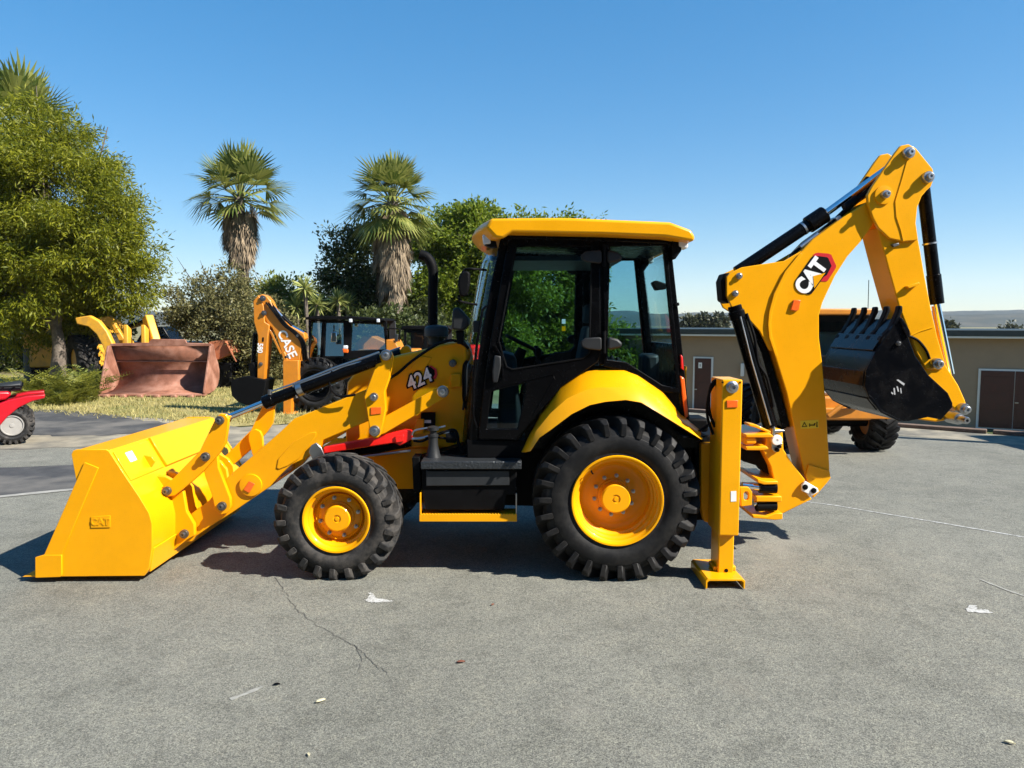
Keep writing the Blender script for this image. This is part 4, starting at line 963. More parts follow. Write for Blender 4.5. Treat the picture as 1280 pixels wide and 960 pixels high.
# painted line and splashes, crack
PAINT = mat('road_paint', (.44, .44, .42), .85, var=.2, vscale=9, bump=.5, bscale=90, dirt=(.16, .158, .135), dirtamt=1.6, dscale=30)
def strip_(name, pts, w, m, z):
    P = [G(x, y, z) for x, y in pts]; mb = MB(); rows = [[], []]
    for i, p in enumerate(P):
        d = (P[min(i + 1, len(P) - 1)] - P[max(0, i - 1)]).normalized(); n = Vector((-d.y, d.x, 0))
        ww = w * random.uniform(.6, 1.3)
        rows[0].append(p + n * ww / 2); rows[1].append(p - n * ww / 2)
    mb.grid(rows); mb.bm.normal_update()
    for f in mb.bm.faces:
        if f.normal.z < 0: f.normal_flip()
    return struct(mb.build(name, m, None, smooth=False, recalc=False))
def along(pts, n):
    out = []
    for a, b in zip(pts, pts[1:]):
        for k in range(n): t = k / n; out.append((a[0] + (b[0] - a[0]) * t, a[1] + (b[1] - a[1]) * t))
    return out + [pts[-1]]
strip_('painted_line', along([(1000, 626), (1040, 631), (1100, 641), (1180, 654), (1290, 673)], 20), .032, PAINT, .004)
strip_('faded_line', along([(1225, 724), (1260, 738), (1290, 748)], 5), .03, mat('faded_paint', (.25, .248, .22), .85, var=.3, vscale=20), .004)
strip_('faded_line', along([(288, 874), (310, 866), (328, 858)], 4), .03, mat('faded_paint', (.33, .33, .31), .85), .004)
CRK = mat('crack_shadow', (.10, .097, .083), .95, var=.4, vscale=15)
def jit(pts, a=2.2, n=7):
    return [(x + random.uniform(-a, a), y + random.uniform(-a * .5, a * .5)) for x, y in along(pts, n)]
strip_('pavement_crack', jit([(345, 722), (358, 742), (370, 760), (395, 780), (425, 797), (446, 808), (465, 828), (486, 842)], 2.6, 9), .0048, CRK, .004)
strip_('pavement_crack', jit([(446, 808), (452, 826), (447, 838)], 1.5, 4), .005, CRK, .004)
def splash(cx, cy, pts, sd):
    r = random.Random(sd)
    c = G(cx, cy)
    sheet('paint_splash', wob(g2(*pts), 5, .012, sd), PAINT, .004)
splash(470, 748, ((455, 751), (460, 748), (462, 741), (466, 742), (468, 748), (478, 749.5), (491, 752), (480, 753.5), (464, 753.5)), 2)
splash(1222, 763, ((1207, 765), (1213, 757), (1219, 757), (1222, 762), (1234, 763), (1243, 767), (1228, 766.5)), 6)
# fallen leaves
LEAFD = mat('dry_leaf', (.42, .30, .13), .8, var=.3)
LEAFR = mat('brown_leaf', (.16, .055, .03), .8, var=.3)
LEAFP = mat('pale_leaf', (.52, .48, .32), .8, var=.2)
def leaf(px, py, s, rot, m, label, name='fallen_leaf'):
    p = G(px, py); mb = MB(); P = []
    prof = [(-1, 0), (-.6, .32), (0, .48), (.6, .3), (1, 0)]
    c, s_ = math.cos(rot), math.sin(rot)
    def R(u, v, z): return Vector((p.x + (u * c - v * s_) * s, p.y + (u * s_ + v * c) * s, z))
    mb.grid([[R(u, v, .012 + .3 * s * v) for u, v in prof], [R(u, 0, .006 + .05 * s * (1 - u * u)) for u, v in prof], [R(u, -v, .012 + .3 * s * v) for u, v in prof]])
    bmesh.ops.remove_doubles(mb.bm, verts=mb.bm.verts, dist=.0005)
    return tag(mb.build(name, m, None, solid=.002), label, 'leaf', 'dry leaves on the asphalt')
leaf(401, 878, .03, .6, LEAFP, 'pale yellow leaf on the asphalt in front of the small front wheel')
leaf(576, 829, .028, .2, LEAFR, 'rust brown leaf lying on the asphalt below the step')
leaf(1262, 930, .026, 2.6, LEAFP, 'pale leaf at the lower right corner of the asphalt')
leaf(346, 857, .02, .1, BLKM, 'small black scrap on the asphalt beside the faded chalk line')
leaf(616, 757, .016, .9, LEAFR, 'tiny brown leaf near the white splash under the loader')
leaf(386, 945, .014, 1.9, LEAFP, 'tiny whitish flake near the bottom edge of the asphalt')

# ---- haze and hills
HILL = groundmat('hill_scrub', (.016, .026, .022), (.055, .06, .045), .03, (.085, .078, .055), .009, bump=0)
def hills(name, dist, depth, amp, seed, a0, a1, base):
    mb = MB(); rows = []; n = 160
    for j in range(9):
        r = dist + depth * j / 8; row = []
        for i in range(n + 1):
            a = math.radians(a0 + (a1 - a0) * i / n)
            x, y = r * math.sin(a), r * math.cos(a)
            pr = math.sin(math.pi * min(1, j / 5.) / 2) ** 1.3
            f = noise.fractal(Vector((math.degrees(a) * .11 + seed, j * .12, seed)), .8, 2.1, 6)
            row.append(Vector((x, y, -8 + (base + amp * f) * pr)))
        rows.append(row)
    mb.grid(rows)
    return struct(mb.build(name, HILL, None, smooth=True, ang=180, recalc=False))
hills('hills', 1100, 500, 7, 3.3, -50, 50, 23)
hills('hills', 1750, 700, 16, 9.1, -50, 50, 38)

# ---- vegetation
def leaf_mesh(quads):
    """quads: float array (n,4,3)"""
    n = len(quads); me = bpy.data.meshes.new('leaves')
    me.vertices.add(n * 4); me.vertices.foreach_set('co', np.ascontiguousarray(quads, np.float32).ravel())
    me.loops.add(n * 4); me.loops.foreach_set('vertex_index', np.arange(n * 4, dtype=np.int32))
    me.polygons.add(n); me.polygons.foreach_set('loop_start', np.arange(0, n * 4, 4, dtype=np.int32))
    me.update(calc_edges=True); me.validate()
    return me
def unit(v): return v / np.maximum(1e-9, np.linalg.norm(v, axis=-1, keepdims=True))
def blobs_points(blobs, n, shellf=.55):
    """points through the volume of overlapping ellipsoids, thicker near their surface"""
    w = np.array([b[3] ** 2.2 for b in blobs]); w = w / w.sum()
    idx = RNG.choice(len(blobs), n, p=w)
    C = np.array([b[:3] for b in blobs])[idx]; R = np.array([b[3] for b in blobs])[idx]
    d = unit(RNG.normal(size=(n, 3)))
    r = shellf + (1.04 - shellf) * RNG.random(n) ** .6
    lump = np.array([noise.noise(Vector(v) * 2.3) for v in (C + d * R[:, None])])
    r = r * (1 + .34 * lump)
    return C + d * (R * r)[:, None], d
def leaves_from(P, D, size, asp, per, spread, droop=0., dirs=None):
    n = len(P) * per
    Pp = np.repeat(P, per, 0) + RNG.normal(size=(n, 3)) * spread
    Dd = unit(np.repeat(D, per, 0) * .7 + RNG.normal(size=(n, 3)) * .75 + np.array([0, 0, -droop]))
    side = unit(np.cross(Dd, RNG.normal(size=(n, 3))))
    s = size * (0.6 + .8 * RNG.random(n))[:, None]
    a = Pp; b = Pp + Dd * s * .5 + side * s * asp; c = Pp + Dd * s; d = Pp + Dd * s * .5 - side * s * asp
    return np.stack([a, b, c, d], 1)
def px_blobs(lst, Y, dy=.6, seed=1):
    r = random.Random(seed); out = []
    for x, y, rad in lst:
        yy = Y + r.uniform(-1, 1) * dy * rad * Y / F
        p = U(x, y, yy); out.append((p.x, p.y, p.z, rad * yy / F))
    return out
BARK = mat('bark', (.11, .085, .065), .9, var=.4, vscale=9, bump=.9, bscale=18, dirt=(.26, .22, .17), dirtamt=.7, dscale=6)
BARKD = mat('dark_bark', (.05, .04, .032), .9, var=.4, vscale=9, bump=.8, bscale=18)
def tree(name, label, base, blobs, m, n, size, asp, per, spread, droop=0., bark=None, rad=.2, group='trees around the yard', limbs=7, cat='tree', shellf=.5, clumps=0, clump_r=.3):
    t = thing(name, label, cat, base, group)
    base = Vector(base)
    cz = sum(b[2] for b in blobs) / len(blobs); cx = sum(b[0] for b in blobs) / len(blobs); cy = sum(b[1] for b in blobs) / len(blobs)
    mb = MB(); hub = Vector((base.x * .75 + cx * .25, base.y * .75 + cy * .25, base.z + (cz - base.z) * .62))
    mid = base.lerp(hub, .5) + Vector((rad * .5, 0, 0))
    mb.spline([base - Vector((0, 0, .15)), base + Vector((0, 0, .25)), mid, hub, Vector((cx, cy, cz))], [rad * (1.3 - 1.15 * i / 24) for i in range(25)], 10, 6)
    r = random.Random(int(base.x * 100))
    for b in sorted(blobs, key=lambda b: -b[3])[:limbs]:
        e = Vector(b[:3]); s_ = mid.lerp(hub, r.uniform(.3, 1)); m_ = s_.lerp(e, .5) + Vector((r.uniform(-.3, .3), r.uniform(-.3, .3), r.uniform(0, .4)))
        mb.spline([s_, m_, e, e + (e - s_) * .35], [rad * .42 * (1 - .9 * i / 12) for i in range(13)], 6, 4)
        for _ in range(4):
            q = e + Vector((r.uniform(-1, 1), r.uniform(-1, 1), r.uniform(-.6, 1))) * b[3] * .85
            mb.tube([m_.lerp(e, r.uniform(.3, 1)), e.lerp(q, .5), q], [rad * .12, rad * .08, rad * .02], 5)
    mb.build('trunk', bark or BARK, t, ang=60)
    if clumps:
        C, D0_ = blobs_points(blobs, clumps, shellf)
        ix = RNG.integers(0, clumps, n)
        P = C[ix] + RNG.normal(size=(n, 3)) * clump_r * np.array([1, 1, .55]) * (.6 + .8 * RNG.random(clumps))[ix][:, None]
        D = unit(D0_[ix] + .4 * unit(P - C[ix]) + np.array([0, 0, .15]))
    else:
        P, D = blobs_points(blobs, n, shellf)
    me = leaf_mesh(leaves_from(P, D, size, asp, per, spread, droop)); me.name = 'crown'
    link('crown', me, m, t, smooth=False)
    return t
CONIF = leafmat('feathery_green', (.085, .112, .008), (.285, .28, .015), .45)
GREEN = leafmat('bright_green_leaves', (.06, .11, .009), (.235, .28, .024), .5)
DKGRN = leafmat('dark_green_leaves', (.025, .04, .012), (.10, .12, .03), .3)
OLIVE = leafmat('olive_leaves', (.08, .085, .03), (.25, .22, .085), .35)
SHRUB = leafmat('shrub_leaves', (.085, .125, .02), (.25, .27, .05), .4)
FERN = leafmat('fern_green', (.09, .11, .014), (.24, .23, .03), .4)
# big feathery tree on the left
Yt = 24.
tb = G(72, 488)
bl = px_blobs([(55, 245, 92), (115, 300, 70), (10, 330, 95), (-60, 250, 105), (140, 335, 48), (52, 188, 48), (100, 365, 38), (25, 385, 34), (152, 285, 28), (-40, 178, 40), (-110, 330, 70), (55, 320, 80), (118, 225, 32), (170, 350, 20), (75, 398, 26), (118, 392, 26), (25, 412, 28)], Yt, .5, 4)
tree('feathery_tree', 'tall bushy yellow-green feathery tree at the left edge of the yard', tb, bl, CONIF, 15000, .165, .11, 14, .12, .3, rad=.26, limbs=12, shellf=.3, clumps=520, clump_r=.30)
# second trunk in the deep shade
# green trees behind the cab
bl = px_blobs([(598, 295, 44), (560, 312, 42), (645, 312, 46), (620, 365, 62), (545, 375, 45), (565, 425, 50), (585, 270, 18), (530, 290, 20), (620, 440, 50), (555, 270, 14)], 31, .6, 8)
tree('leafy_tree', 'broad bright green leafy tree behind the cab roof front', Vector((U(590, 470, 31).x, 31, gz(-1.6, 31))), bl, GREEN, 7500, .19, .2, 11, .13, .1, rad=.3, shellf=.3, clumps=330, clump_r=.34)
bl = px_blobs([(700, 298, 30), (685, 350, 48), (718, 345, 28), (700, 400, 45), (735, 425, 32), (765, 440, 30), (665, 410, 45), (800, 452, 26), (770, 460, 34), (690, 440, 45)], 34, .6, 9)
tree('leafy_tree', 'lower green leafy tree seen through the cab windows', Vector((U(715, 470, 34).x, 34, gz(2.7, 34))), bl, GREEN, 5600, .2, .2, 11, .14, .1, rad=.28, shellf=.3, clumps=300, clump_r=.36)
bl = px_blobs([(440, 335, 30), (428, 375, 34), (455, 410, 46), (495, 430, 44), (420, 300, 12), (445, 300, 20), (520, 410, 40), (430, 430, 35), (470, 370, 40), (540, 440, 36)], 29, .6, 10)
tree('evergreen_tree', 'dark dense evergreen tree around the shaggy palm trunk', Vector((U(455, 470, 29).x, 29, 0)), bl, DKGRN, 6500, .16, .22, 9, .12, .05, bark=BARKD, rad=.3, shellf=.3, clumps=330, clump_r=.3)
bl = px_blobs([(300, 400, 46), (255, 385, 38), (228, 395, 24), (325, 440, 38), (300, 448, 32), (298, 350, 20), (345, 425, 36), (262, 355, 16), (212, 368, 8), (240, 350, 10), (312, 470, 26)], 25.5, .5, 11)
tree('olive_shrub', 'tall olive-grey shrub between the rusty bucket and the orange digging arm', Vector((U(300, 480, 25.5).x, 25.5, 0)), bl, OLIVE, 4600, .11, .22, 9, .09, .0, bark=BARKD, rad=.1, shellf=.2, limbs=11, clumps=330, clump_r=.2)
bl = px_blobs([(468, 420, 34), (502, 428, 34), (446, 440, 30), (530, 440, 32), (485, 455, 36)], 25.5, .5, 14)
tree('dark_shrub', 'dark shrub in front of the shaggy palm foot', Vector((U(485, 480, 25.5).x, 25.5, 0)), bl, DKGRN, 2600, .14, .25, 9, .1, .0, bark=BARKD, rad=.1, clumps=120, clump_r=.25)
bl = px_blobs([(0, 420, 46), (45, 438, 40), (-55, 405, 60), (95, 412, 34), (20, 455, 40), (-90, 440, 60), (125, 425, 26)], 33, .5, 15)
tree('dark_shrub', 'dark shaded thicket behind the wheel loader at the left edge', Vector((U(20, 470, 33).x, 33, 0)), bl, DKGRN, 3600, .22, .25, 9, .15, .0, bark=BARKD, rad=.15, clumps=170, clump_r=.4)
bl = px_blobs([(350, 375, 26), (375, 395, 28), (335, 400, 28), (410, 400, 26), (390, 420, 32), (360, 440, 40), (330, 360, 12)], 30, .6, 12)
tree('green_shrub', 'yellow-green shrub behind the sword-leaved plants', Vector((U(370, 470, 30).x, 30, 0)), bl, SHRUB, 3200, .16, .22, 9, .12, .0, rad=.12, clumps=170, clump_r=.28)
# ferny undergrowth at the foot of the left tree
def fern(label, px, py, hgt, n, seed, m=None):
    p = G(px, py); r = random.Random(seed); Q = []
    for k in range(n):
        a = r.uniform(0, 2 * math.pi); l = hgt * r.uniform(.6, 1.15); out = r.uniform(.25, .8)
        b = p + Vector((r.uniform(-.35, .35), r.uniform(-.3, .3), 0))
        d = Vector((math.cos(a) * out, math.sin(a) * out, 1)).normalized()
        for j in range(20):
            t = (j + 1) / 20
            c = b + d * l * t + Vector((math.cos(a), math.sin(a), -.9)) * l * .35 * t * t
            for s_ in (-1, 1):
                w = Vector((-math.sin(a) * s_, math.cos(a) * s_, .15 + r.uniform(-.3, .3))); ln = .17 * (1.1 - t) * hgt + .04
                e = c + w * ln; u = d * .016
                Q.append([c - u, c + w * ln * .5 + u, e, c + w * ln * .5 - u])
    me = leaf_mesh(np.array([[list(v) for v in q] for q in Q])); me.name = 'fern_bush'
    return tag(link('fern_bush', me, m or FERN, None, smooth=False), label, 'bush', 'ferny bushes under the left tree')
fern('bright ferny bush right of the pale trunk', 96, 503, 1.25, 60, 1)
fern('ferny bush left of the pale trunk, leaning over the red bike', 48, 500, 1.3, 50, 2)
fern('dark ferny bush touching the rusty bucket edge', 118, 493, 1.35, 44, 3, SHRUB)
fern('low ferny bush directly before the pale trunk', 72, 506, .8, 40, 4)
# palms
PALM = leafmat('palm_fronds', (.07, .11, .018), (.32, .32, .08), .35)
PALMD = leafmat('dead_fronds', (.13, .10, .07), (.34, .26, .17), .2, .9)
STEM = mat('frond_stem', (.15, .16, .04), .6)
def fan(c, d, L, r, nb=17, sag=.25, open_=2.5):
    """one fan leaf: folded blades opening from the end of a stalk"""
    d = d.normalized(); up = Vector((0, 0, 1)); s_ = d.cross(up)
    if s_.length < .1: s_ = Vector((1, 0, 0))
    s_.normalize(); nrm = s_.cross(d).normalized()
    tilt = r.uniform(-.5, .5); s2 = (s_ * math.cos(tilt) + nrm * math.sin(tilt))
    out = []
    for k in range(nb):
        a = (k / (nb - 1) - .5) * open_
        v = (d * math.cos(a) + s2 * math.sin(a)).normalized()
        l = L * (1 - .3 * abs(a) / (open_ / 2)) * r.uniform(.85, 1.1)
        w = v.cross(nrm).normalized() * L * .036
        m_ = c + v * l * .62 - up * sag * l * .16
        e = c + v * l - up * sag * l * .62
        out.append([c - w * .15, c + w * .15, m_ + w, m_ - w]); out.append([m_ - w, m_ + w, e + w * .06, e - w * .06])
    return out
def palm(name, label, px, pyc, Y, R, nfr, skirt, trunk_r, zbase, seed, skirt_r=.6, elev=(-.35, 1.45), group='fan palms'):
    r = random.Random(seed); c = U(px, pyc, Y)
    t = thing(name, label, 'palm tree', (c.x, c.y, zbase), group)
    mb = MB(); mb.spline([Vector((c.x, c.y, zbase - .2)), Vector((c.x + .08, c.y, (zbase + c.z) / 2)), c + Vector((0, 0, .1))], [trunk_r * (1.15 - .25 * i / 16) for i in range(17)], 12, 8)
    mb.build('trunk', BARK, t, ang=60)
    Q = []; st_ = MB()
    for k in range(nfr):
        a = k * 2.399963 + r.uniform(-.3, .3); el = elev[0] + (elev[1] - elev[0]) * (k / nfr) ** .9 + r.uniform(-.12, .12)
        d = Vector((math.cos(a) * math.cos(el), math.sin(a) * math.cos(el), math.sin(el)))
        sl = R * r.uniform(.42, .58); e = c + d * sl + Vector((0, 0, -.05 * (1.4 - el)))
        st_.tube([c + Vector((0, 0, .0)), c.lerp(e, .5) + Vector((0, 0, .04)), e], [.03, .022, .014], 5)
        Q += fan(e, d + Vector((0, 0, -.22 if el < .8 else 0)), R * r.uniform(.5, .66), r, sag=r.uniform(.15, .55) if el < .7 else .1)
    st_.build('frond_stalks' if False else 'stalk_head', STEM, t)
    me = leaf_mesh(np.array([[list(v) for v in q] for q in Q])); link('crown', me, PALM, t, smooth=False)
    Q = []
    nd = int(130 * skirt / 2.2)
    for k in range(nd):
        a = r.uniform(0, 2 * math.pi); f = r.random() ** .9
        zz = c.z - .1 - skirt * f * .8
        rr = trunk_r + skirt_r * (.35 + .65 * math.sin(math.pi * min(1, .25 + f * .75)))
        b = Vector((c.x + math.cos(a) * rr * .8, c.y + math.sin(a) * rr * .8, zz))
        Q += fan(b, Vector((math.cos(a) * .28, math.sin(a) * .28, -1)), R * .5 * r.uniform(.55, 1), r, nb=9, sag=.1, open_=.9)
    me = leaf_mesh(np.array([[list(v) for v in q] for q in Q])); link('dead_frond_skirt', me, PALMD, t, smooth=False)
    return t
palm('fan_palm', 'fan palm with open round crown and short grey skirt, standing alone against the sky', 299, 250, 30, 2.15, 46, 2.4, .22, 0, 21, .42)
palm('fan_palm', 'fan palm with long brown skirt in front of the dark evergreen', 490, 256, 27, 1.85, 60, 3.6, .26, 0, 22, .45, elev=(-.75, 1.5))
palm('fan_palm', 'fan palm rising behind the feathery tree, only its top in view', 26, 168, 27, 2.4, 42, 2.0, .28, 0, 23)
# sword-leaved plants
SWORD = leafmat('sword_leaves', (.17, .21, .045), (.46, .46, .15), .3)
def yucca(px, py, Y, R, zb0, label, seed):
    r = random.Random(seed); c = U(px, py, Y)
    t = thing('sword_plant', label, 'plant', (c.x, c.y, zb0), 'sword-leaved plants behind the orange machine')
    MB().spline([Vector((c.x + r.uniform(-.2, .2), c.y, zb0)), Vector((c.x + .05, c.y, (zb0 + c.z) / 2)), c], .07, 8, 5).build('trunk', BARK, t)
    Q = []
    for k in range(70):
        a = r.uniform(0, 6.283); el = r.uniform(-.9, 1.5)
        d = Vector((math.cos(a) * math.cos(el), math.sin(a) * math.cos(el), math.sin(el))); w = d.cross(Vector((r.uniform(-1, 1), r.uniform(-1, 1), 1))).normalized() * R * .055
        l = R * r.uniform(.8, 1.1); m_ = c + d * l * .5; e = c + d * l - Vector((0, 0, .12 * l))
        Q.append([c - w * .6, c + w * .6, m_ + w, m_ - w]); Q.append([m_ - w, m_ + w, e + w * .05, e - w * .05])
    me = leaf_mesh(np.array([[list(v) for v in q] for q in Q])); link('crown', me, SWORD, t, smooth=False)
for i, (x, y, lb) in enumerate(((381, 360, 'highest sword-leaved plant behind the orange digging arm'), (370, 384, 'sword-leaved plant lowest and nearest the orange arm'), (396, 381, 'sword-leaved plant right below the highest one'),
                                (422, 376, 'sword-leaved plant with narrow paler head left of the last one'), (434, 381, 'rightmost sword-leaved plant, above the orange machine cab'))):
    yucca(x, y, 26 + .3 * i, .60, 0, lb, 40 + i)

# grass strip
gp = g2((60, 512), (200, 523), (300, 533), (400, 528), (520, 520))
sheet('grass_verge', wob(gp + [(-2, 30), (-34, 30), (-34, 20.5)], a=.15, sd=9), GRASSB, .006)
def grass():
    n = 26000; X = RNG.uniform(-17, -2.5, n); Yy = 15.3 + (27 - 15.3) * RNG.random(n) ** 1.3
    fr = np.interp(X, [-13, -8.5, -6.7, -5, -4, -2.5], [18.3, 16.5, 15.7, 15.6, 15.9, 16.5])
    k = Yy > fr + RNG.normal(size=n) * .12
    X, Yy = X[k], Yy[k]; n = len(X)
    h = RNG.uniform(.03, .10, n); a = RNG.uniform(0, 6.283, n); w = .012
    dx, dy = np.cos(a), np.sin(a); lean = RNG.normal(size=(n, 2)) * .04
    z0 = np.zeros(n)
    A = np.stack([X - dx * w, Yy - dy * w, z0], 1); B = np.stack([X + dx * w, Yy + dy * w, z0], 1)
    C = np.stack([X + lean[:, 0] + dx * .002, Yy + lean[:, 1], h], 1); D = np.stack([X + lean[:, 0] - dx * .002, Yy + lean[:, 1], h], 1)
    me = leaf_mesh(np.stack([A, B, C, D], 1)); me.name = 'dry_grass'
    return struct(link('dry_grass', me, leafmat('straw_grass', (.22, .20, .06), (.48, .40, .16), .2, .8), None, smooth=False), 'stuff')
grass()

# ================================================================== RIGHT-HAND BUILDING
WALLM = mat('taupe_render', (.28, .208, .14), .9, var=.06, vscale=2, bump=.15, bscale=50)
FASC = mat('dark_fascia', (.025, .035, .035), .55, var=.1)
DOORM = mat('brown_door', (.05, .011, .007), .5, var=.2)
FRAME = mat('white_frame', (.62, .62, .60), .6, var=.05)
PA = U(862, 509, 32.); PB = U(1222, 532, 27.)
ux = Vector((PB.x - PA.x, PB.y - PA.y, 0)); ln_ = ux.length; ux.normalize(); uy = Vector((-ux.y, ux.x, 0))
zb0 = -1.72
def hitx(px):           # distance along the wall line at a measured column
    k = (px - 640) / F * (CP)   # small pitch: columns are near enough vertical
    kx = (px - 640) / F
    # point PA + s*ux with x = kx*depth ; depth = y*cp - (z-H)*sp ~ y
    return (kx * PA.y - PA.x) / (ux.x - kx * ux.y)
bl = thing('yard_building', 'long low taupe building with dark flat roof edge behind the yard', 'building', (PA.x, PA.y, zb0))
def wbox(s0, s1, d0, d1, z0, z1, name, m, parent, bevel=.01):
    o_ = Vector((PA.x, PA.y, 0)); q = []
    for z in (z0, z1):
        q += [o_ + ux * s0 + uy * d0 + Vector((0, 0, z)), o_ + ux * s1 + uy * d0 + Vector((0, 0, z)), o_ + ux * s1 + uy * d1 + Vector((0, 0, z)), o_ + ux * s0 + uy * d1 + Vector((0, 0, z))]
    return MB().hexa(q).build(name, m, parent, bevel=bevel)
zr1 = U(862, 411, 32).z
wbox(-9, ln_ + 9, 0, 7, zb0, zr1 - .25, 'wall', WALLM, bl)
rf = wbox(-9.3, ln_ + 9.3, -.45, 7.3, zr1 - .22, zr1, 'roof', FASC, bl, .02)
wbox(-9.3, ln_ + 9.3, -.42, -.3, zr1 - .3, zr1 - .222, 'gutter', FRAME, bl, .015)
s0, s1 = hitx(869), hitx(890)
def wdoor(s0, s1, zt_, leafs, sign=False):
    f = wbox(s0 - .07, s1 + .07, -.05, -.002, zb0, zt_ + .07, 'door_frame', FRAME, bl, .008)
    w = (s1 - s0) / leafs
    for k in range(leafs):
        d = wbox(s0 + k * w + .01, s0 + (k + 1) * w - .01, -.075, -.051, zb0 + .05, zt_, 'door', DOORM, bl, .006)
        for j in range(3):
            wbox(s0 + k * w + .1, s0 + (k + 1) * w - .1, -.085, -.076, zb0 + .15 + j * .62, zb0 + .68 + j * .62, 'door_panel', DOORM, d, .012)
    hs = s0 + .07 if leafs == 1 else (s0 + s1) / 2 + .08
    wbox(hs - .05, hs + .06, -.12, -.086, zb0 + .98, zb0 + 1.02, 'door_handle', STEEL, bl, .005)
    if sign: wbox(s0 + (s1 - s0) * .24, s0 + (s1 - s0) * .45, -.09, -.0865, zt_ - .42, zt_ - .18, 'door_sign', WHT, bl, .003)
wdoor(s0, s1, U(880, 448, 31.7).z, 1, True)
wbox(s0 + (s1 - s0) * .32, s0 + (s1 - s0) * .36, -.0925, -.0905, U(880, 448, 31.7).z - .36, U(880, 448, 31.7).z - .24, 'sign_mark', BLKM, bl, 0)
wdoor(hitx(1227), hitx(1227) + 2.1, U(1240, 463, 27).z, 2)
wbox(hitx(927), hitx(931), -.16, -.002, U(930, 470, 31).z, U(930, 454, 31).z, 'wall_lamp', FRAME, bl, .02)
wbox(-3, 4.5, -1.6, -.01, zb0 - .02, zb0 + .1, 'doorstep', mat('concrete', (.33, .32, .30), .9, var=.12, bump=.2), bl)
# timber kerb on the yard edge
kb = MB(); nk = en * .09
for i in range(7):
    pass
KERB = mat('weathered_timber', (.13, .085, .06), .9, var=.35, vscale=6, bump=.6, bscale=20)
def beam(a, b, label):
    d = (b - a).normalized(); n = Vector((-d.y, d.x)) * .09
    q = []
    for z in (.0, .08): q += [Vector((*(a - n), z)), Vector((*(b - n), z)), Vector((*(b + n), z)), Vector((*(a + n), z))]
    return tag(MB().hexa(q).build('edge_beam', KERB, None, bevel=.015), label, 'kerb', 'timber beams along the yard edge')
E = lambda s_: EA + ed * s_
beam(E(-2.6), E(-.1), 'weathered timber beam on the yard edge below the single brown door')
beam(E(0), E(2.9), 'weathered timber beam on the yard edge partly behind the stabiliser and boom')
beam(E(3.), E(6.1), 'weathered timber beam on the yard edge beside the digging bucket')
beam(E(6.2), E(11.5), 'weathered timber beam on the yard edge below the brown double doors')
sheet('dust_strip', wob([(E(.3).x, E(.3).y - .15), (E(3).x, E(3).y - .15), (E(8).x, E(8).y - .15), (E(8).x - 1.2, E(8).y - 1.0), (E(3.4).x - .8, E(3.4).y - .7), (E(.3).x - .5, E(.3).y - .5)], 6, .12, 4), DIRT, .004)
# trees and bushes beyond the roof
GUM = leafmat('distant_leaves', (.03, .04, .02), (.08, .08, .04), .2)
for i, (x, w, top, lb) in enumerate(((862, 9, 399, 'leftmost small far tree above the building roof'), (879, 9, 397, 'second small far tree above the roof, next to the boom cylinder'), (898, 11, 396, 'small far tree above the roof hugging the boom knuckle'),
                                     (1187, 5, 408, 'tiny far bush peeping over the roof beside the digging stick'), (1262, 18, 407, 'wide low bush over the roof at the right edge'))):
    Y = 95
    bl_ = px_blobs([(x, top + w * .5, w * .42), (x - w * .35, top + w * 1.0, w * .4), (x + w * .4, top + w * .9, w * .38), (x, top + w * 1.6, w * .45)], Y, .5, 60 + i)
    tree('far_tree', lb, Vector((U(x, 420, Y).x, Y, gz(U(x, 420, Y).x, Y))), bl_, GUM, 420, .5, .3, 6, .3, rad=.18, limbs=3, group='far trees over the building roof')

# unseen workshop added behind the camera; its shaded side cuts fill and reflections
wk = thing('light_block_building', 'tall taupe workshop with roller doors, added out of view behind the camera to cut fill light', 'building', (0, -9.5, 0))
MB().box(-32, 26, -16, -7, -.01, 6.4).build('wall', WALLM, wk)
MB().box(-32.5, 26.5, -16.5, -6.4, 6.401, 6.75).build('roof', FASC, wk, bevel=.03)
for i in range(6):
    x = -28 + i * 9
    rd = MB().box(x, x + 4.6, -6.995, -6.95, 0, 4.4).build('roller_door', GRY, wk)
    mb = MB()
    for k in range(28): mb.tube([Vector((x + .03, -6.945, .1 + k * .155)), Vector((x + 4.57, -6.945, .1 + k * .155))], .03, 6)
    mb.build('door_slats', GRY, rd)
# pole out of view on the right, and a box added for its shadow
pb = Vector((12.2, 11.6, 0))
pl_ = thing('yard_pole', 'stout timber pole standing at the right side of the yard', 'pole', pb)
MB().cyl(pb, pb + Vector((0, 0, 4.45)), .13, .1).build('post', BARK, pl_)
MB().cyl(pb + Vector((0, 0, 4.45)), pb + Vector((0, 0, 4.5)), .12).build('cap', PINM, pl_)
ct = thing('shadow_box', 'grey steel box added out of view at the right to cast the wide shadow', 'shadow caster', (12.0, 12.3, 0))
MB().prism_xz([(10.8 + .1 * i, 1.86) for i in range(0, 24)] + [(13.1, .1), (10.8, .1)], 11.3, 13.05).build('body', GRY, ct, bevel=.02)
MB().box(10.76, 13.14, 11.26, 13.09, 1.861, 1.95).build('lid', PINM, ct, bevel=.02)
for i in range(4): MB().box(10.9 + .62 * i, 11.1 + .62 * i, 11.4, 12.9, 0, .099).build('dark_base', BLKM, ct)

# ================================================================== MACHINES IN THE BACKGROUND
def simple_wheel(name, c, R, w, parent, m=RUBD, mr=None, axis_rot=0, nl=20):
    return wheel(name, c, R, w, R * .55, nl, R * .09, .3, R * .06, m, mr or YELF, parent, R * .2, .06, .14, 6, R * .32, detail=False, seg=48)

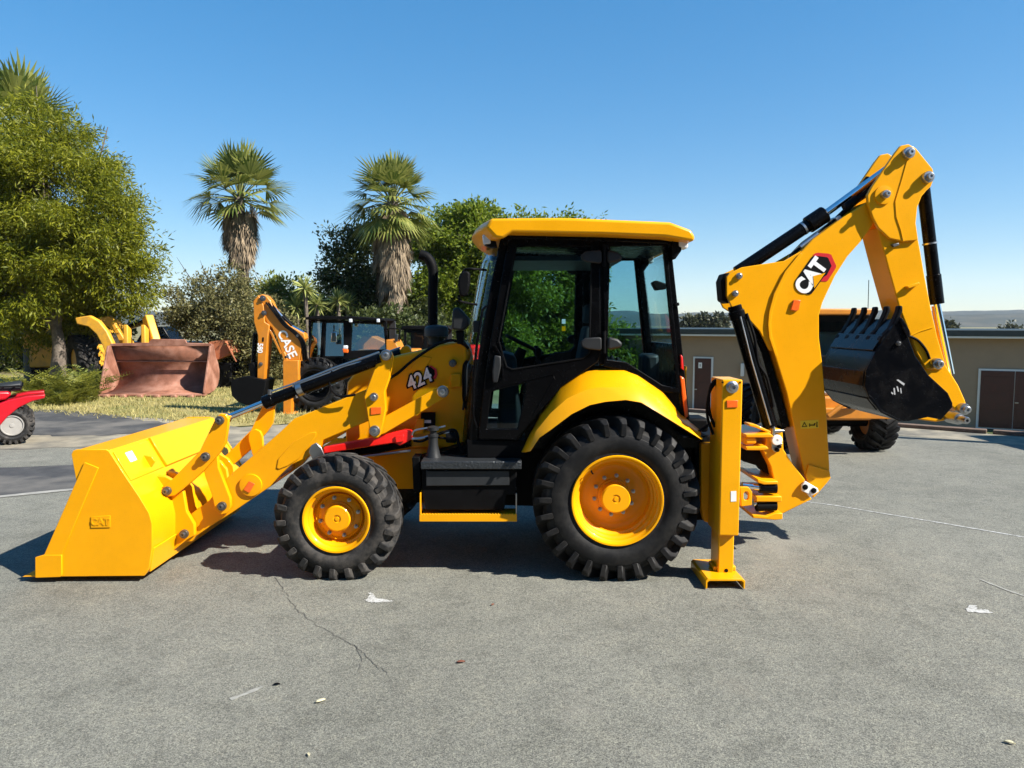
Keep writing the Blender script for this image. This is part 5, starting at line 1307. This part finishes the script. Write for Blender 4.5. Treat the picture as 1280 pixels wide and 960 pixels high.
# ---- machine standing behind the digging bucket, seen end on
MY = 11.6
m2 = thing('wheeled_loader', 'older yellow wheeled machine with dark cab parked behind the raised digging bucket', 'loader', (U(1035, 560, MY).x, MY + 1.4, 0))
mx_ = 5.27
def xbox(cx, hw, y0, y1, z0, z1, name, m, par, bev=.02): return MB().box(cx - hw, cx + hw, y0, y1, z0, z1).build(name, m, par, bevel=bev)
zroof = U(1050, 386, MY + .4).z
rfz = MB().prism_xz([(mx_ - .46, zroof - .1), (mx_ + .46, zroof - .1), (mx_ + .60, zroof - .04), (mx_ + .50, zroof), (mx_ - .50, zroof), (mx_ - .60, zroof - .04)], MY + .3, MY + 2.1).build('cab_roof', YEL2, m2, bevel=.02)
cb = MB().prism_xz([(mx_ - .54, 1.25), (mx_ + .54, 1.25), (mx_ + .54, zroof - .1), (mx_ - .54, zroof - .1)], MY + .42, MY + .5, [[(mx_ - .46, 1.62), (mx_ + .46, 1.62), (mx_ + .44, zroof - .2), (mx_ - .44, zroof - .2)]]).build('cab', BLKM, m2, bevel=.01)
MB().prism_xz([(mx_ - .46, 1.62), (mx_ + .46, 1.62), (mx_ + .44, zroof - .2), (mx_ - .44, zroof - .2)], MY + .455, MY + .462).build('rear_window', GLS, cb)
for s_ in (-1, 1):
    xbox(mx_ + s_ * .51, .035, MY + .51, MY + 1.9, 1.25, zroof - .101, 'cab_pillar', BLKM, cb, .01)
xbox(mx_, .54, MY + 1.6, MY + 1.54, 1.25, zroof - .101, 'front_wall', BLKM, cb, .01)
xbox(mx_ + .1, .28, MY + .9, MY + 1.05, 1.45, 2.0, 'seat_back', mat('tan_seat', (.25, .23, .19), .8), cb, .05)
bd = xbox(mx_, .62, MY + .35, MY + 2.6, .98, 1.24, 'body', mat('pale_grey_panel', (.42, .42, .41), .5, var=.1), m2, .04)
xbox(mx_, .56, MY + .25, MY + 2.8, .58, .97, 'chassis', YEL2, m2, .04)
MB().prism_xz([(mx_ - .9, .62), (mx_ + .95, .62), (mx_ + .6, .8), (mx_ - .6, .8)], MY + .1, MY + .24).build('rear_frame', YEL2, m2, bevel=.02)
MB().tube([U(1035, 520, MY), U(1052, 507, MY), U(1090, 495, MY)], .04).build('strut', YEL2, m2)
MB().cyl((mx_ - .8, MY + .87, .5), (mx_ + .8, MY + .87, .5), .1).build('axle', BLKM, m2)
for s_, yy in ((-1, .45), (1, .45), (-1, 2.4), (1, 2.4)):
    cx = mx_ + s_ * .86
    w_ = tyre_mesh((0, 0, 0), .5, .45, .28, 20, .05, .3, .035, 48)
    for v in w_.bm.verts:
        x, y, z = v.co; v.co = (cx - .22 + y, MY + yy + .42 + x, .5 + z)
    w_ = w_.build('wheel', RUB, m2, ang=28)
    MB().lathe([(.24, -.12), (.24, .12), (.2, .1), (.08, .06)], (cx, MY + yy + .42, .5), 'x', 28).build('rim', YEL2, w_)
MB().tube([U(1085, 386, MY + .6), U(1086, 350, MY + .6)], .006).build('aerial', BLKM, m2)

# ---- orange-yellow backhoe on the grass
CY = 17.5
m3 = thing('backhoe_loader', 'orange-yellow backhoe loader with folded digging arm parked on the grass', 'backhoe loader', (U(420, 520, CY).x, CY + 1, 0))
cp_ = lambda pts, dy0, dy1, name, m, par=m3, bev=.015, holes=(): MB().prism(b4(*pts), CY, CY + dy0, CY + dy1, [b4(*h) for h in holes]).build(name, m, par, bevel=bev)
bm3 = cp_(((553, 222), (565, 200), (590, 191), (612, 200), (632, 225), (648, 262), (690, 315), (730, 352), (800, 388), (806, 412), (792, 432), (776, 520), (704, 526), (690, 488), (668, 420), (640, 360), (612, 330), (596, 290), (590, 262)), .0, .3, 'boom', YEL2)
sk3 = cp_(((548, 225), (575, 196), (600, 250), (606, 330), (630, 345), (622, 400), (602, 620), (568, 616), (572, 400), (552, 330)), -.04, .34, 'stick', YEL2)
cp_(((444, 650), (450, 622), (480, 606), (530, 600), (622, 618), (604, 720), (566, 746), (520, 742), (480, 725), (450, 695)), -.15, .5, 'digging_bucket', BLKM)
cp_(((520, 540), (545, 530), (565, 560), (560, 610), (530, 604)), .0, .28, 'bucket_link', BLKM)
c_ = lambda x, y, d=.15: U(*b4((x, y))[0], CY) + Vector((0, d, 0))
k3 = MB().cyl(c_(545, 385), c_(535, 540), .055).build('bucket_cylinder', BLK, m3)
k3 = MB().cyl(c_(680, 305), c_(728, 352), .075).build('stick_cylinder', BLK, m3)
MB().cyl(c_(620, 235), c_(685, 308), .035).build('rod', CHR, k3)
MB().cyl(c_(725, 348), c_(792, 386), .04).build('rod', CHR, k3)
cp_(((700, 522), (778, 520), (778, 620), (745, 640), (742, 800), (702, 805)), -.1, .25, 'swing_post', YEL2)
cp_(((700, 780), (760, 780), (775, 806), (690, 808)), -.2, .3, 'stabiliser_foot', YEL2)
O4 = U(*zc((476, 420))[0], CY)
text('CASE', (O4.x, O4.z), math.radians(-66), .22, 'maker_lettering', WHT, bm3, CY - .002, .004, off=.02, sx=1.0, shear=0)
O5 = U(*zc((276, 450))[0], CY)
text('580', (O5.x, O5.z), math.radians(-95), .13, 'model_number', WHT, sk3, CY - .042, .004, off=.03, sx=.9)
O5 = U(*zc((293, 385))[0], CY)
MB().prism(zc((288, 370), (300, 370), (298, 402), (286, 402)), CY - .04, CY - .046, CY - .0405).build('decal', BLKM, sk3)
for x, y, r_, yy in ((598, 212, .07, -.04), (604, 285, .06, -.04), (770, 398, .06, 0.), (712, 505, .06, 0.), (588, 540, .045, -.04)):
    pp = U(*b4((x, y))[0], CY)
    MB().lathe([(r_, CY + yy), (r_, CY + yy - .03), (r_ * .6, CY + yy - .035), (r_ * .5, CY + yy - .06)], (pp.x, 0, pp.z), 'y', 20).build('pivot_pin', PINM, m3, ang=30)
for off in (0, 9, 18):
    MB().spline([c_(612 + off, 232, -.03 + .05 * off / 9), c_(655 + off, 285, -.05), c_(700 + off, 345, -.04), c_(745 + off, 380, -.04), c_(785 + off, 430, -.02), c_(790 + off, 520, .1)], .022).build('hose', BLKM, m3)
cp_(((604, 332), (640, 380), (690, 486), (682, 492), (632, 386), (600, 340)), -.012, -.0005, 'edge_bar', YEL2, bm3, .004)
cp_(((690, 486), (706, 476), (722, 520), (704, 530)), -.06, .36, 'boom_foot', YEL2, bm3)
# cab
cb3 = cp_(((788, 306), (830, 298), (1000, 300), (1190, 312), (1192, 326), (1000, 318), (790, 318)), .3, 1.9, 'cab_roof', BLKM)
cbx = cp_(((792, 318), (1196, 326), (1202, 490), (1010, 520), (795, 520)), .5, .56, 'cab', BLKM, holes=(((806, 326), (862, 326), (852, 512), (800, 512)), ((874, 328), (972, 328), (974, 505), (880, 505)), ((1012, 326), (1176, 330), (1190, 470), (1014, 478))))
for h_, nm in ((((806, 326), (862, 326), (852, 512), (800, 512)), 'side_window'), (((874, 328), (972, 328), (974, 505), (880, 505)), 'door_glass'), (((1012, 326), (1176, 330), (1190, 470), (1014, 478)), 'windscreen')):
    q_ = [U(*p, CY) for p in b4(*h_)]; zt2 = max(v.z for v in q_); zb2 = min(v.z for v in q_)
    q_ = [v + Vector((0, .5 + .115 * (v.z - zb2) / (zt2 - zb2), 0)) for v in q_]
    MB().hexa(q_ + [v + Vector((0, .008, 0)) for v in q_]).build(nm, SKYG, cbx)
cp_(((792, 318), (1196, 326), (1202, 520), (795, 520)), 1.84, 1.9, 'cab_back', GRY, cbx, .01, holes=(((830, 335), (1160, 340), (1160, 470), (830, 480)),))
cp_(((1020, 440), (1060, 400), (1110, 405), (1190, 440), (1196, 480), (1016, 480)), .85, 1.5, 'seat_unit', YEL2, cbx, .03)
cp_(((880, 440), (940, 420), (970, 480), (970, 510), (880, 510)), .8, 1.4, 'console', GRY, cbx, .03)
cp_(((1196, 420), (1240, 425), (1262, 470), (1262, 560), (1196, 560)), .4, 1.4, 'hood', YEL2)
cp_(((972, 465), (1000, 470), (1000, 488), (976, 488)), .4, .5, 'lamp', ORG)
cp_(((976, 450), (998, 450), (998, 468), (976, 468)), .4, .5, 'lamp', LAMP)
for px in (1020, 1160):
    cp_(((px - 8, 314), (px + 8, 314), (px + 8, 332), (px - 8, 332)), .25, .34, 'work_lamp', LAMP)
MB().spline([c_(1196, 372, .4), c_(1210, 364, .4), c_(1258, 366, .4), c_(1266, 380, .4), c_(1262, 430, .4)], .018).build('mirror_bracket', BLKM, m3)
cp_(((1240, 392), (1258, 392), (1256, 432), (1240, 430)), .38, .44, 'mirror', GRY)
cp_(((922, 380), (948, 380), (950, 432), (920, 432)), .28, .34, 'mirror', mat('mirror_glass', (.5, .55, .58), .1, metal=1))
MB().cyl(c_(935, 345, .3), c_(935, 390, .3), .015).build('mirror_bracket', BLKM, m3)
fdr = cp_(((760, 560), (790, 528), (860, 512), (910, 530), (938, 575), (938, 600), (915, 580), (880, 555), (800, 560), (770, 600)), .1, .7, 'fender', BLK, bev=.03)
wx = c_(850, 680)
wheel('wheel', (wx.x, CY + .05, .66), .66, .42, .36, 22, .07, .3, .035, RUB, BLKM, m3, .12, .1, .2, 8, .17, detail=False, seg=56)  # near rim coloured black to stand in for shade
wheel('wheel', (wx.x, CY + 1.75, .66), .66, .42, .36, 22, .07, .3, .035, RUB, YEL2, m3, .12, .1, .2, 8, .17, detail=False, seg=56)
for yy in (.1, 1.75):
    wheel('wheel', (wx.x + 2.0, CY + yy, .47), .47, .3, .26, 18, .05, .3, .03, RUB, YEL2, m3, .1, .06, .15, 6, .15, detail=False, seg=48)
MB().box(wx.x - .4, wx.x + 2.3, CY + .55, CY + 1.65, .5, .95).build('chassis', BLKM, m3, bevel=.03)
MB().box(wx.x + .9, wx.x + 2.4, CY + .65, CY + 1.55, .96, 1.5).build('engine_hood', YEL2, m3, bevel=.05)

# ---- tractor half hidden behind the hood
TY = 21.
m4 = thing('tractor', 'dark tractor cab with blue-tinted windows showing above the loader hood', 'tractor', (U(515, 500, TY).x, TY + .8, 0))
tx0, tx1 = U(505, 430, TY).x, U(560, 430, TY).x; tz = U(510, 407, TY).z
MB().prism_xz([(tx0 - .1, tz - .12), (tx1 + .1, tz - .12), (tx1 + .02, tz), (tx0 - .02, tz)], TY - .05, TY + 1.5).build('cab_roof', BLKM, m4, bevel=.03)
tc_ = MB().prism_xz([(tx0, .9), (tx1, .9), (tx1, tz - .121), (tx0, tz - .121)], TY, TY + .06, [[(tx0 + .07, 1.3), (tx0 + .55, 1.3), (tx0 + .55, tz - .2), (tx0 + .07, tz - .2)], [(tx0 + .66, 1.3), (tx1 - .08, 1.3), (tx1 - .08, tz - .2), (tx0 + .66, tz - .2)]]).build('cab', BLKM, m4, bevel=.01)
MB().box(tx0 + .07, tx0 + .55, TY + .02, TY + .03, 1.3, tz - .2).build('window', GLSC, tc_)
MB().box(tx0 + .66, tx1 - .08, TY + .02, TY + .03, 1.3, tz - .2).build('window', GLSC, tc_)
MB().box(tx0, tx1, TY + 1.38, TY + 1.44, .9, tz - .121).build('cab_back', GRY, tc_)
MB().box(tx1 + .01, tx1 + 1.3, TY + .3, TY + 1.2, .8, 1.5).build('hood', RED, m4, bevel=.08)
MB().box(tx0 - .2, tx1 + 1.2, TY + .4, TY + 1.1, .45, .79).build('chassis', BLKM, m4, bevel=.03)
for x, R_ in ((tx0 + .4, .6), (tx1 + .9, .42)):
    for yy in (-.3, 1.4):
        wheel('wheel', (x, TY + yy, R_), R_, .34, R_ * .55, 18, .05, .3, .03, RUB, YELF, m4, .1, .06, .15, 6, .16, detail=False, seg=40)

# ---- big wheel loader with the rusty bucket
WY = 21.4
m5 = thing('wheel_loader', 'large yellow wheel loader with wide rusty bucket resting on the grass', 'wheel loader', (U(190, 495, WY).x, WY + 3, 0))
def rusty():
    # profile (distance back, height) of the bucket, open towards the camera
    L0, L1 = U(*r2((470, 515))[0], WY), U(*r2((940, 472))[0], WY)
    xa, xb_ = U(122, 440, WY).x, U(253, 440, WY).x
    zt_ = U(150, 430, WY + .9).z
    prof = [(0, .06), (.35, .07), (.7, .12), (.98, .26), (1.12, .48), (1.14, .72), (1.05, .95), (.92, 1.1), (.78, zt_ - .02)]
    mb = MB(); rows = []
    n = len(prof)
    sk = .0
    for x in (xa, xb_):
        rows.append([Vector((x, WY + d, z)) for d, z in prof])
    mb.grid(rows)
    b_ = mb.build('bucket', RUST, m5, solid=.05, ang=60)
    for x in (xa, xb_):
        mb = MB(); P = [(d, z) for d, z in prof] + [(.55, zt_ - .05), (-.02, .12)]
        vs = [mb.bm.verts.new((x - .03, WY + d, z)) for d, z in P]; f = mb.bm.faces.new(vs)
        r_ = bmesh.ops.extrude_face_region(mb.bm, geom=[f], use_keep_orig=True)
        bmesh.ops.translate(mb.bm, vec=(.06, 0, 0), verts=[g for g in r_['geom'] if isinstance(g, bmesh.types.BMVert)])
        mb.build('side_plate', RUST, b_, bevel=.012)
    MB().box(xa - .04, xb_ + .04, WY - .14, WY + .12, .03, .075).build('cutting_edge', RUST, b_, bevel=.01)
    MB().prism_xz([(xa + .0, zt_ - .06), (xb_, zt_ - .06), (xb_ - .02, zt_ + .02), (xb_ - .75, zt_ + .04), (xb_ - .8, zt_ + .14), (xa + 1.25, zt_ + .16), (xa + 1.15, zt_ + .05), (xa, zt_ + .02)], WY + .68, WY + .76).build('spill_guard', RUST, b_, bevel=.012)
    MB().box(xa, xb_, WY + .93, WY + 1.0, .96, 1.0).build('stiffener', RUST, b_, bevel=.01)
    k = 6
    for i in range(k):
        x = xa + .3 + (xb_ - xa - .6) * i / (k - 1)
        MB().prism_xz([(x - .09, .0), (x + .09, .0), (x + .07, .09), (x - .07, .09)], WY - .26, WY - .02).build('tooth', RUST, b_, bevel=.02)
    return xa, xb_, zt_
xa, xb_, zt_ = rusty()
def yz(pts, x0, x1, name, m, par, bev=.03):
    mb = MB(); vs = [mb.bm.verts.new((x0, y, z)) for y, z in pts]; f = mb.bm.faces.new(vs)
    r_ = bmesh.ops.extrude_face_region(mb.bm, geom=[f], use_keep_orig=True)
    bmesh.ops.translate(mb.bm, vec=(x1 - x0, 0, 0), verts=[g for g in r_['geom'] if isinstance(g, bmesh.types.BMVert)])
    return mb.build(name, m, par, bevel=bev)
xc = (xa + xb_) / 2; PV = Vector((xc - .5, WY + 1.0, 0)); RT = Matrix.Rotation(math.radians(46), 4, 'Z')
def turn(o):
    w0 = wl(o); o.location = PV + RT @ (w0 - PV) - wl(m5); o.rotation_euler.z = math.radians(46); return o
for dy in (1.0, 2.1):
    MB().prism(r2((332, 168), (395, 158), (438, 182), (474, 228), (505, 292), (512, 330), (470, 330), (452, 286), (428, 242), (392, 208), (340, 196)), WY + 1.0, WY + dy, WY + dy + .2).build('lift_arm', YELF, m5, bevel=.03)
MB().prism(r2((455, 190), (470, 188), (520, 268), (530, 300), (505, 300)), WY + 1.0, WY + 1.45, WY + 1.6).build('lift_strut', YELF, m5, bevel=.02)
x = xc - .25
turn(yz([(WY + .95, 1.2), (WY + 1.2, 1.0), (WY + 1.7, 1.7), (WY + 1.9, 2.3), (WY + 1.6, 2.4), (WY + 1.1, 1.7)], x - .12, x + .12, 'tilt_lever', YELF, m5))
turn(MB().cyl((x, WY + 1.8, 2.2), (x, WY + 3.5, 2.0), .09).build('tilt_cylinder', BLK, m5))
for px in (156, 178):
    x2 = U(px, 420, WY + 1).x
    yz([(WY + 1.0, 1.0), (WY + 1.25, 1.0), (WY + 1.3, 1.95), (WY + 1.05, 2.1)], x2 - .07, x2 + .07, 'bucket_ear', YELF, m5)
lx = U(100, 450, WY + 2.8).x
def bigwheel(cx, cy, R, w, deg):
    mb = tyre_mesh((0, 0, 0), R, w, R * .52, 20, .05, .35, .07, 56)
    for v in mb.bm.verts:
        x, y, z = v.co; v.co = (cx - w / 2 + y, cy + x, R + z)
    w_ = mb.build('wheel', RUBD, m5, ang=28); w_.rotation_euler.z = math.radians(deg)
    MB().lathe([(R * .52, -w * .3), (R * .52, w * .3), (R * .46, w * .22), (R * .2, w * .1)], (cx, cy, R), 'x', 28).build('rim', YELF, w_)
bigwheel(lx, WY + 2.9, .88, .62, 46); bigwheel(lx + 1.6, WY + 4.6, .88, .62, 46); bigwheel(lx - 2.9, WY + 5.6, .88, .62, 20); bigwheel(lx - 1.3, WY + 7., .88, .62, 20)
MB().box(lx - 2.6, lx - .4, WY + 4.2, WY + 8.0, .6, 1.35).build('chassis', YELF, m5, bevel=.05)
MB().box(lx - 3.4, lx - 1.6, WY + 6.2, WY + 8.4, 1.36, 2.0).build('engine_hood', YELF, m5, bevel=.08)
cz = U(55, 399, WY + 4.6).z
cx0 = U(46, 420, WY + 4.6).x; cx1 = cx0 + 1.5
MB().box(cx0, cx1, WY + 4.4, WY + 6.1, cz - .02, cz + .13).build('cab_roof', YELF, m5, bevel=.04)
cw = MB().prism_xz([(cx0 + .05, 1.36), (cx1 - .05, 1.36), (cx1 - .05, cz - .021), (cx0 + .05, cz - .021)], WY + 4.5, WY + 4.56, [[(cx0 + .15, 1.5), (cx1 - .15, 1.5), (cx1 - .15, cz - .1), (cx0 + .15, cz - .1)]]).build('cab', BLKM, m5, bevel=.01)
MB().box(cx0 + .15, cx1 - .15, WY + 4.52, WY + 4.53, 1.5, cz - .1).build('windscreen', GLS, cw)
MB().box(cx0 + .05, cx1 - .05, WY + 5.95, WY + 6.0, 1.36, cz - .021).build('cab_back', BLKM, cw)
MB().box(cx0 - .25, cx0 + .35, WY + 4.2, WY + 4.4, 1.25, 1.75).build('side_tank', YELF, m5, bevel=.04)
MB().cyl((cx0 + .1, WY + 4.35, 1.8), (cx0 + .1, WY + 4.35, 2.05), .06).build('lamp', LAMP, m5)

# ---- dark pickup beyond the wheel loader
PY = 40.
px0, px1 = U(181, 420, PY).x, U(231, 420, PY).x
pzt = U(200, 408, PY).z; pzb = U(200, 432, PY).z
gz0 = gz(px0, PY)
m6 = thing('parked_pickup', 'dark pickup parked far back beyond the rusty bucket', 'pickup', ((px0 + px1) / 2, PY, gz0))
hw = (px1 - px0)
bd6 = MB().prism_xz([(px0 - 1.6, gz0 + .45), (px1 + .6, gz0 + .45), (px1 + .6, gz0 + 1.15), (px0 - 1.7, gz0 + 1.15)], PY - .9, PY + .9).build('body', BLK, m6, bevel=.08)
gl6 = MB().prism_xz([(px0 - .1, gz0 + 1.151), (px1 - .35, gz0 + 1.151), (px1 - .8, pzt), (px0 + .45, pzt)], PY - .8, PY + .8).build('cabin', BLK, m6, bevel=.06)
MB().prism_xz([(px0 + .12, gz0 + 1.2), (px0 + .95, gz0 + 1.2), (px0 + .95, pzt - .08), (px0 + .52, pzt - .08)], PY - .815, PY - .803).build('side_window', GLSC, gl6)
MB().prism_xz([(px0 + 1.02, gz0 + 1.2), (px1 - .5, gz0 + 1.2), (px1 - .85, pzt - .08), (px0 + 1.02, pzt - .08)], PY - .815, PY - .803).build('side_window', GLSC, gl6)
for x in (px0 - .9, px1 - .1):
    for yy in (-.95, .7):
        MB().lathe([(.2, 0), (.33, .02), (.36, .08), (.36, .18), (.33, .24), (.2, .25)], (x, PY + yy, gz0 + .36), 'y', 28).build('wheel', RUB, m6)

# ---- orange bucket behind the shrub
OY = 24.2
orp = mat('weathered_orange', (.36, .115, .045), .65, var=.2, vscale=3, dirt=(.2, .1, .06), dirtamt=.6)
m7 = thing('loader_bucket', 'weathered orange steel bucket lying in the shade beside the rusty bucket', 'bucket', (U(268, 455, OY).x, OY, 0))
a = [U(*p, OY) for p in b4((325, 430), (402, 428), (442, 488), (352, 526))]
MB().hexa([v for v in a] + [v + Vector((.1, .5, .05)) for v in a]).build('back_plate', orp, m7, bevel=.02)
for i, j in ((0, 3), (1, 2)):
    q = [a[i], a[j], a[j] + Vector((.25, -.35, -.25)), a[i] + Vector((.1, -.1, -.05))]
    MB().hexa([v + Vector((-.02, 0, 0)) for v in q] + [v + Vector((.02, 0, 0)) for v in q]).build('side_plate', orp, m7, bevel=.006)
lo = a[3]  # black boxes below stand in for the shade under the bucket
MB().box(a[0].x + .1, a[2].x + .05, OY + .56, OY + 1.5, .02, lo.z + .35).build('shade_body', BLKM, m7, bevel=.05)
MB().box(a[0].x + .25, a[2].x - .1, OY + .12, OY + .5, .0, lo.z - .06).build('dark_base', BLKM, m7, bevel=.03)

# ---- red quad bike at the left edge
QY = 12.9
qc = G(25, 553); QX = qc.x
m8 = thing('quad_bike', 'red quad bike with silver wheel entering at the left edge', 'quad bike', (QX, QY + .13, 0))
QR = mat('quad_red', (.42, .004, .012), .3, coat=.2, var=.06)
QS = mat('quad_silver_rim', (.36, .34, .31), .45, metal=.3, var=.1)
for x in (QX, QX - 1.25):
    for yy in (0., .85):
        R_ = .345
        t_w = tyre_mesh((x, QY + yy, R_), R_, .26, .17, 22, .025, .25, .022, 56).build('wheel', RUBD, m8, ang=28)
        MB().lathe([(.17, .03), (.178, .012), (.165, .01), (.15, .06), (.09, .08), (.075, .05), (.04, .045), (.035, .02), (.01, .018)], (x, QY + yy, R_), 'y', 32).build('rim', QS, t_w, ang=35)
qz = lambda px, py, Y=QY: (U(px, py, Y).x, U(px, py, Y).z)
MB().prism_xz([qz(-30, 530), qz(-14, 508), qz(5, 500), qz(25, 496), qz(44, 495), qz(43, 500), qz(30, 503), qz(16, 510), qz(4, 521), qz(-10, 540)], QY - .02, QY + .36).build('fender', QR, m8, bevel=.02, seg=3)
MB().prism_xz([qz(-30, 530), qz(-14, 508), qz(5, 500), qz(25, 496), qz(44, 495), qz(43, 500), qz(30, 503), qz(16, 510), qz(4, 521), qz(-10, 540)], QY + .8, QY + 1.14).build('fender', QR, m8, bevel=.02, seg=3)
MB().prism_xz([qz(-60, 500), qz(-30, 489), qz(5, 490), qz(8, 494), qz(2, 500), qz(-30, 505)], QY + .1, QY + 1.0).build('tail_panel', QR, m8, bevel=.03)
MB().prism_xz([qz(-80, 492), qz(-60, 480), qz(-20, 481), qz(-12, 490), qz(-40, 498)], QY + .36, QY + .78).build('seat', SEAT, m8, bevel=.05, seg=3)
MB().box(QX - 1.35, QX + .15, QY + .3, QY + .84, .3, .55).build('frame', BLKM, m8, bevel=.04)
MB().prism_xz([qz(-5, 500), qz(10, 498), qz(20, 530), qz(8, 545), qz(-20, 545)], QY + .3, QY + .5).build('rear_suspension', BLKM, m8, bevel=.02)
rk = MB()
for z, in ((484,), ):
    a_, b_ = U(-20, 484, QY), U(19, 480, QY)
    for yy in (.15, .35, .55, .75, .95):
        rk.tube([Vector((a_.x, QY + yy, a_.z)), Vector((b_.x, QY + yy, a_.z))], .014, 8)
    for xx in (a_.x, (a_.x + b_.x) / 2, b_.x):
        rk.tube([Vector((xx, QY + .15, a_.z)), Vector((xx, QY + .95, a_.z))], .014, 8)
    for yy in (.2, .9): rk.tube([Vector((b_.x - .1, QY + yy, a_.z)), Vector((b_.x - .25, QY + yy, a_.z - .12))], .014, 8)
rk.build('rack', BLKM, m8)
MB().prism_xz([qz(-20, 484), qz(18, 480), qz(19, 490), qz(-20, 493)], QY + .2, QY + .9).build('rack_box', GRY, m8, bevel=.03)
MB().tube([Vector((QX - 1.1, QY + .25, .85)), Vector((QX - 1.0, QY + .4, .98)), Vector((QX - 1.0, QY + .74, .98)), Vector((QX - 1.1, QY + .9, .85))], .016).build('handlebar', BLKM, m8)

m8.rotation_euler = (0, 0, math.radians(33))

# ================================================================== AIR, LIGHT, CAMERA
def haze():
    mb = MB().box(-2500, 2500, -60, 2650, -40, 140)
    m = bpy.data.materials.new('haze_air'); m.use_nodes = True; nt = m.node_tree
    nt.nodes.remove(nt.nodes['Principled BSDF'])
    v = nt.nodes.new('ShaderNodeVolumePrincipled'); v.inputs['Color'].default_value = (.78, .86, .95, 1); v.inputs['Density'].default_value = HAZE
    v.inputs['Anisotropy'].default_value = .2
    nt.links.new(v.outputs['Volume'], nt.nodes['Material Output'].inputs['Volume'])
    return struct(mb.build('haze', m, None, smooth=False), 'stuff')
HAZE = .00013
haze()
TO_SUN = Vector((1.08, -.48, 1.0)).normalized()
elev_ = math.asin(TO_SUN.z); az = math.atan2(TO_SUN.x, TO_SUN.y)
sd = bpy.data.lights.new('sun', 'SUN'); sd.energy = 5.0; sd.angle = math.radians(.53); sd.color = (1, .95, .87)
so = bpy.data.objects.new('sun', sd); COL.objects.link(so); so.location = (20, -10, 30)
so.rotation_euler = (-TO_SUN).to_track_quat('-Z', 'Y').to_euler()
w = bpy.data.worlds.new('World'); S.world = w; w.use_nodes = True
nt = w.node_tree; bg = nt.nodes['Background']
sk = nt.nodes.new('ShaderNodeTexSky'); sk.sky_type = 'NISHITA'; sk.sun_disc = False
sk.sun_elevation = elev_; sk.sun_rotation = az; sk.altitude = 1500; sk.air_density = 1.0; sk.dust_density = .25; sk.ozone_density = 2.2
hs = nt.nodes.new('ShaderNodeHueSaturation'); hs.inputs['Saturation'].default_value = 1.85
gm = nt.nodes.new('ShaderNodeGamma'); gm.inputs['Gamma'].default_value = .58
nt.links.new(sk.outputs['Color'], gm.inputs['Color']); nt.links.new(gm.outputs['Color'], hs.inputs['Color']); nt.links.new(hs.outputs['Color'], bg.inputs['Color']); bg.inputs['Strength'].default_value = .15
cam = bpy.data.cameras.new('camera'); cam.lens = 924 / 1280 * 36; cam.sensor_width = 36; cam.clip_start = .1; cam.clip_end = 6000
cob = bpy.data.objects.new('camera', cam); COL.objects.link(cob); cob.location = (0, 0, H)
cob.rotation_euler = (math.pi / 2 - PITCH, 0, 0)
S.camera = cob
S.view_settings.view_transform = 'Standard'; S.view_settings.look = 'None'; S.view_settings.gamma = 1; S.view_settings.use_curve_mapping = False
S.view_settings.exposure = 1.15
S.render.engine = 'CYCLES'
S.cycles.use_denoising = True
S.cycles.max_bounces = 8; S.cycles.transparent_max_bounces = 16; S.cycles.volume_bounces = 0
